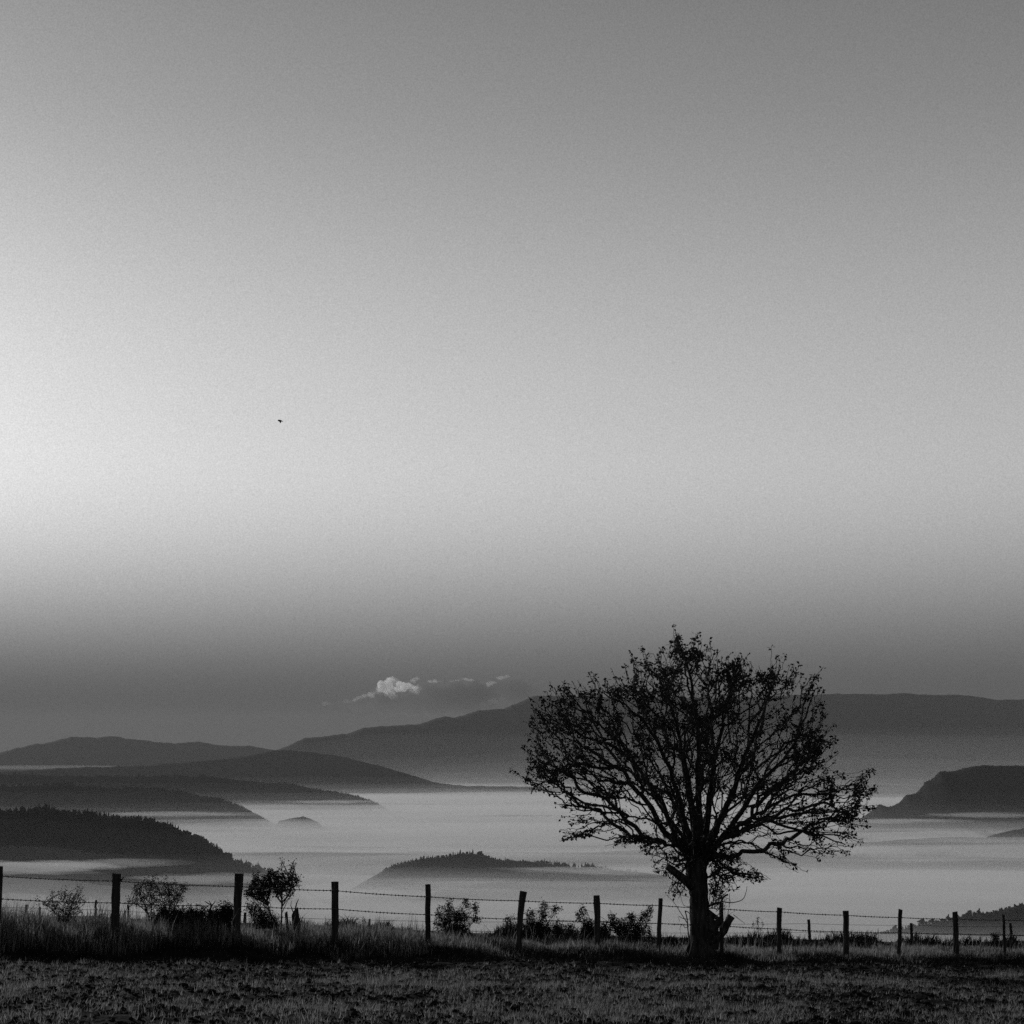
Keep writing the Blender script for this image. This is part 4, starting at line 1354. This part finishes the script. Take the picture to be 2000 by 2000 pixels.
shrub("weed", "dry stalk bent over in a hook between two posts right of the tree", "plant",
      [[(1563, 1856), (1564, 1842), (1561, 1832), (1554, 1829)], [(1535, 1856), (1534, 1842), (1532, 1834)], [(1562, 1856), (1566, 1845), (1563, 1834)]],
      [(1560, 1833, 4, 3, 1), (1533, 1842, 3, 8, 1)], 50, 0.04, 3.0, 27, stem_r=0.016, spread=0.02, aspect=0.3, base=(1560, 1856))
shrub("weed", "wiry weeds in seed left of a small far post and right of the fourth post", "plant",
      [[(704, 1845), (702, 1818), (697, 1793)], [(708, 1845), (709, 1815), (710, 1790)], [(700, 1845), (690, 1820), (686, 1810)], [(676, 1845), (674, 1815), (668, 1788)]],
      [(700, 1802, 5, 10, 1), (710, 1798, 4, 8, 1), (686, 1813, 5, 4, 1.6)], 110, 0.035, 2.5, 28, stem_r=0.007, spread=0.02, base=(702, 1845))
root = empty("dead_twig", Vector((*on_line(406, 1.0), gzs(*on_line(406, 1.0)))))
tag(root, label="bare antler-like twig standing above the broom clumps", cat="twig")
mb = MB()
x, d = on_line(406, 1.0)
for pts, r0, r1 in (([(406, 1832), (408, 1785), (413, 1768)], .024, .018), ([(413, 1768), (404, 1763), (400, 1760)], .014, .006), ([(413, 1768), (411, 1764), (408, 1759)], .014, .006), ([(412, 1770), (417, 1765), (421, 1759)], .015, .006), ([(409, 1782), (403, 1773), (396, 1769)], .014, .006)):
    mb.tube([P(a, b, d) for a, b in pts], [r0 + (r1 - r0) * i / (len(pts) - 1) for i in range(len(pts))], 5)
mb.build("branch", M_TWIG, root, origin=root.location)


def stump(label, px, top, w, d_off, lean, seed, split=False):
    random.seed(seed)
    x, d = on_line(px, d_off)
    z = gzs(x, d)
    o = empty("stump", Vector((x, d, z)))
    tag(o, label=label, cat="stump")
    tp = Vector(P(px + lean, top, d))
    w = w * d / F
    b = MB()
    b.tube([(x, d, z - 0.15), (x + (tp.x - x) * .4, d, z + (tp.z - z) * .4), (tp.x, d, tp.z)], [w * .75, w * .55, w * .42], 8, jit=0.12)
    n = 8
    for q in range(len(b.v) - n, len(b.v)):
        X, Y, Z = b.v[q]
        b.v[q] = (X, Y, Z + (X - tp.x) * 0.9 + random.uniform(-.03, .03))
    b.build("wood", M_POST, o, origin=o.location)
    if split:
        b = MB()
        b.tube([P(px + lean, top + 2, d), P(px + lean + 3, top - 14, d), P(px + lean + 7, top - 23, d)], [.02, .014, .006], 4)
        b.tube([P(px + lean - 3, top + 4, d), P(px + lean - 8, top - 10, d), P(px + lean - 7, top - 20, d)], [.012, .008, .005], 4)
        b.build("shoot", M_TWIG, o, origin=o.location)
    return o


stump("jagged stump with thin shoots right of the sapling", 582, 1779, 15, 1.2, -6, 3, True)
stump("leaning broken stake between the sapling and the jagged stump", 564, 1782, 6, 1.3, -5, 4)
stump("short sawn stake standing in the broom under the forked shrub", 341, 1778, 6, 1.1, -1, 5)
stump("short sawn stake left of the bare antler-like twig", 395, 1779, 5, 1.1, -1, 6)
stump("short leaning stake close right of the splintered post", 245, 1780, 5, 1.6, -2, 7)

# ------------------------------------------------------------------ lone trees along the near slope's skyline
def slope_tree(px, top, h_px, w_px, pointed, label, seed):
    r = random.Random(seed)
    d = 2650.0
    s = d / F
    b = Vector(P(px, top + h_px, d))
    o = empty("skyline_tree", b)
    tag(o, label=label, cat="tree", group="trees along the near slope's skyline")
    H, W = h_px * s, w_px * s
    m = MB()
    m.tube([b - Vector((0, 0, 4)), b + Vector((0, 0, H * .5))], [H * .05, H * .03], 5)
    m.build("trunk", M_TWIG, o, origin=b)
    n = 420
    rr = np.random.default_rng(seed)
    k = rr.random(n)
    prof = (1 - k) ** 0.8 if pointed else np.sqrt(np.clip(1 - (2 * k - 1) ** 2, 0, 1)) * .9 + .1
    a = rr.uniform(0, 6.283, n)
    q = np.sqrt(rr.random(n)) * W / 2 * prof * rr.uniform(.8, 1.15, n)
    pos = np.stack([np.cos(a) * q, np.sin(a) * q, H * (.12 + .88 * k)], -1)
    c = link("crown", leaf_mesh("crown", pos, np.full(n, 1.7), seed, 0, .8), M_FOREST, o)
    c["kind"] = "stuff"


slope_tree(1893, 1779, 14, 13, False, "broad round tree on the near slope's skyline, right of the widest end post", 1)
slope_tree(1912, 1775, 11, 9, True, "pointed tree on the near slope's skyline between the two end posts", 2)
slope_tree(1800, 1796, 9, 14, False, "low round tree on the near skyline right of the far post with the thistle", 3)
slope_tree(1820, 1795, 8, 10, False, "second low round tree up the near slope's skyline from the thistle", 4)
slope_tree(1852, 1787, 10, 9, True, "small pointed tree just left of the widest end post's top", 5)
slope_tree(1748, 1808, 7, 7, False, "lowest small tree on the near slope's skyline, left of a slim tall post", 6)

# ------------------------------------------------------------------ the bird
bd = 110.0
bo = Vector(P(547, 822, bd))
bird = empty("bird", bo)
tag(bird, label="small dark bird flying alone in the pale sky", cat="bird")
s = bd / F * 1.2
mb = MB()
mb.tube([bo + Vector((4.2 * s, .02, -0.6 * s)), bo + Vector((2.5 * s, 0, -0.2 * s)), bo + Vector((0, 0, 0.1 * s)), bo + Vector((-2.2 * s, -.02, .6 * s)), bo + Vector((-3.4 * s, -.03, 1.0 * s)), bo + Vector((-4.0 * s, -.03, .9 * s))], [.4 * s, 1.0 * s, 1.7 * s, 1.3 * s, .8 * s, .15 * s], 8)
mb.build("body", M_BIRD, bird, smooth=True, origin=bo)
for sd in (-1, 1):
    mb = MB()
    up = [(-2.0, 0.0, 1.2), (2.2, 0.0, 0.6), (1.6, sd * 3.0, -1.0), (-1.2, sd * 3.0, -0.6), (0.4, sd * 6.0, -3.0), (-0.4, sd * 6.0, -2.8)]
    vv = [bo + Vector(q) * s for q in up] + [bo + (Vector(q) + Vector((0, 0, .35))) * s for q in up]
    ff = [(0, 1, 2, 3), (3, 2, 4, 5), (9, 8, 7, 6), (11, 10, 8, 9), (0, 6, 7, 1), (1, 7, 8, 2), (2, 8, 10, 4), (4, 10, 11, 5), (5, 11, 9, 3), (3, 9, 6, 0)]
    mb.add(vv, ff)
    mb.build("wing", M_BIRD, bird, origin=bo)
mb = MB()
vv = [bo + Vector(q) * s for q in ((3.2, -.7, -.5), (3.2, .7, -.5), (5.2, 1.2, -.9), (5.2, -1.2, -.9), (3.2, -.7, -.1), (3.2, .7, -.1), (5.2, 1.2, -.7), (5.2, -1.2, -.7))]
mb.add(vv, [(3, 2, 1, 0), (4, 5, 6, 7), (0, 1, 5, 4), (1, 2, 6, 5), (2, 3, 7, 6), (3, 0, 4, 7)])
mb.build("tail", M_BIRD, bird, origin=bo)
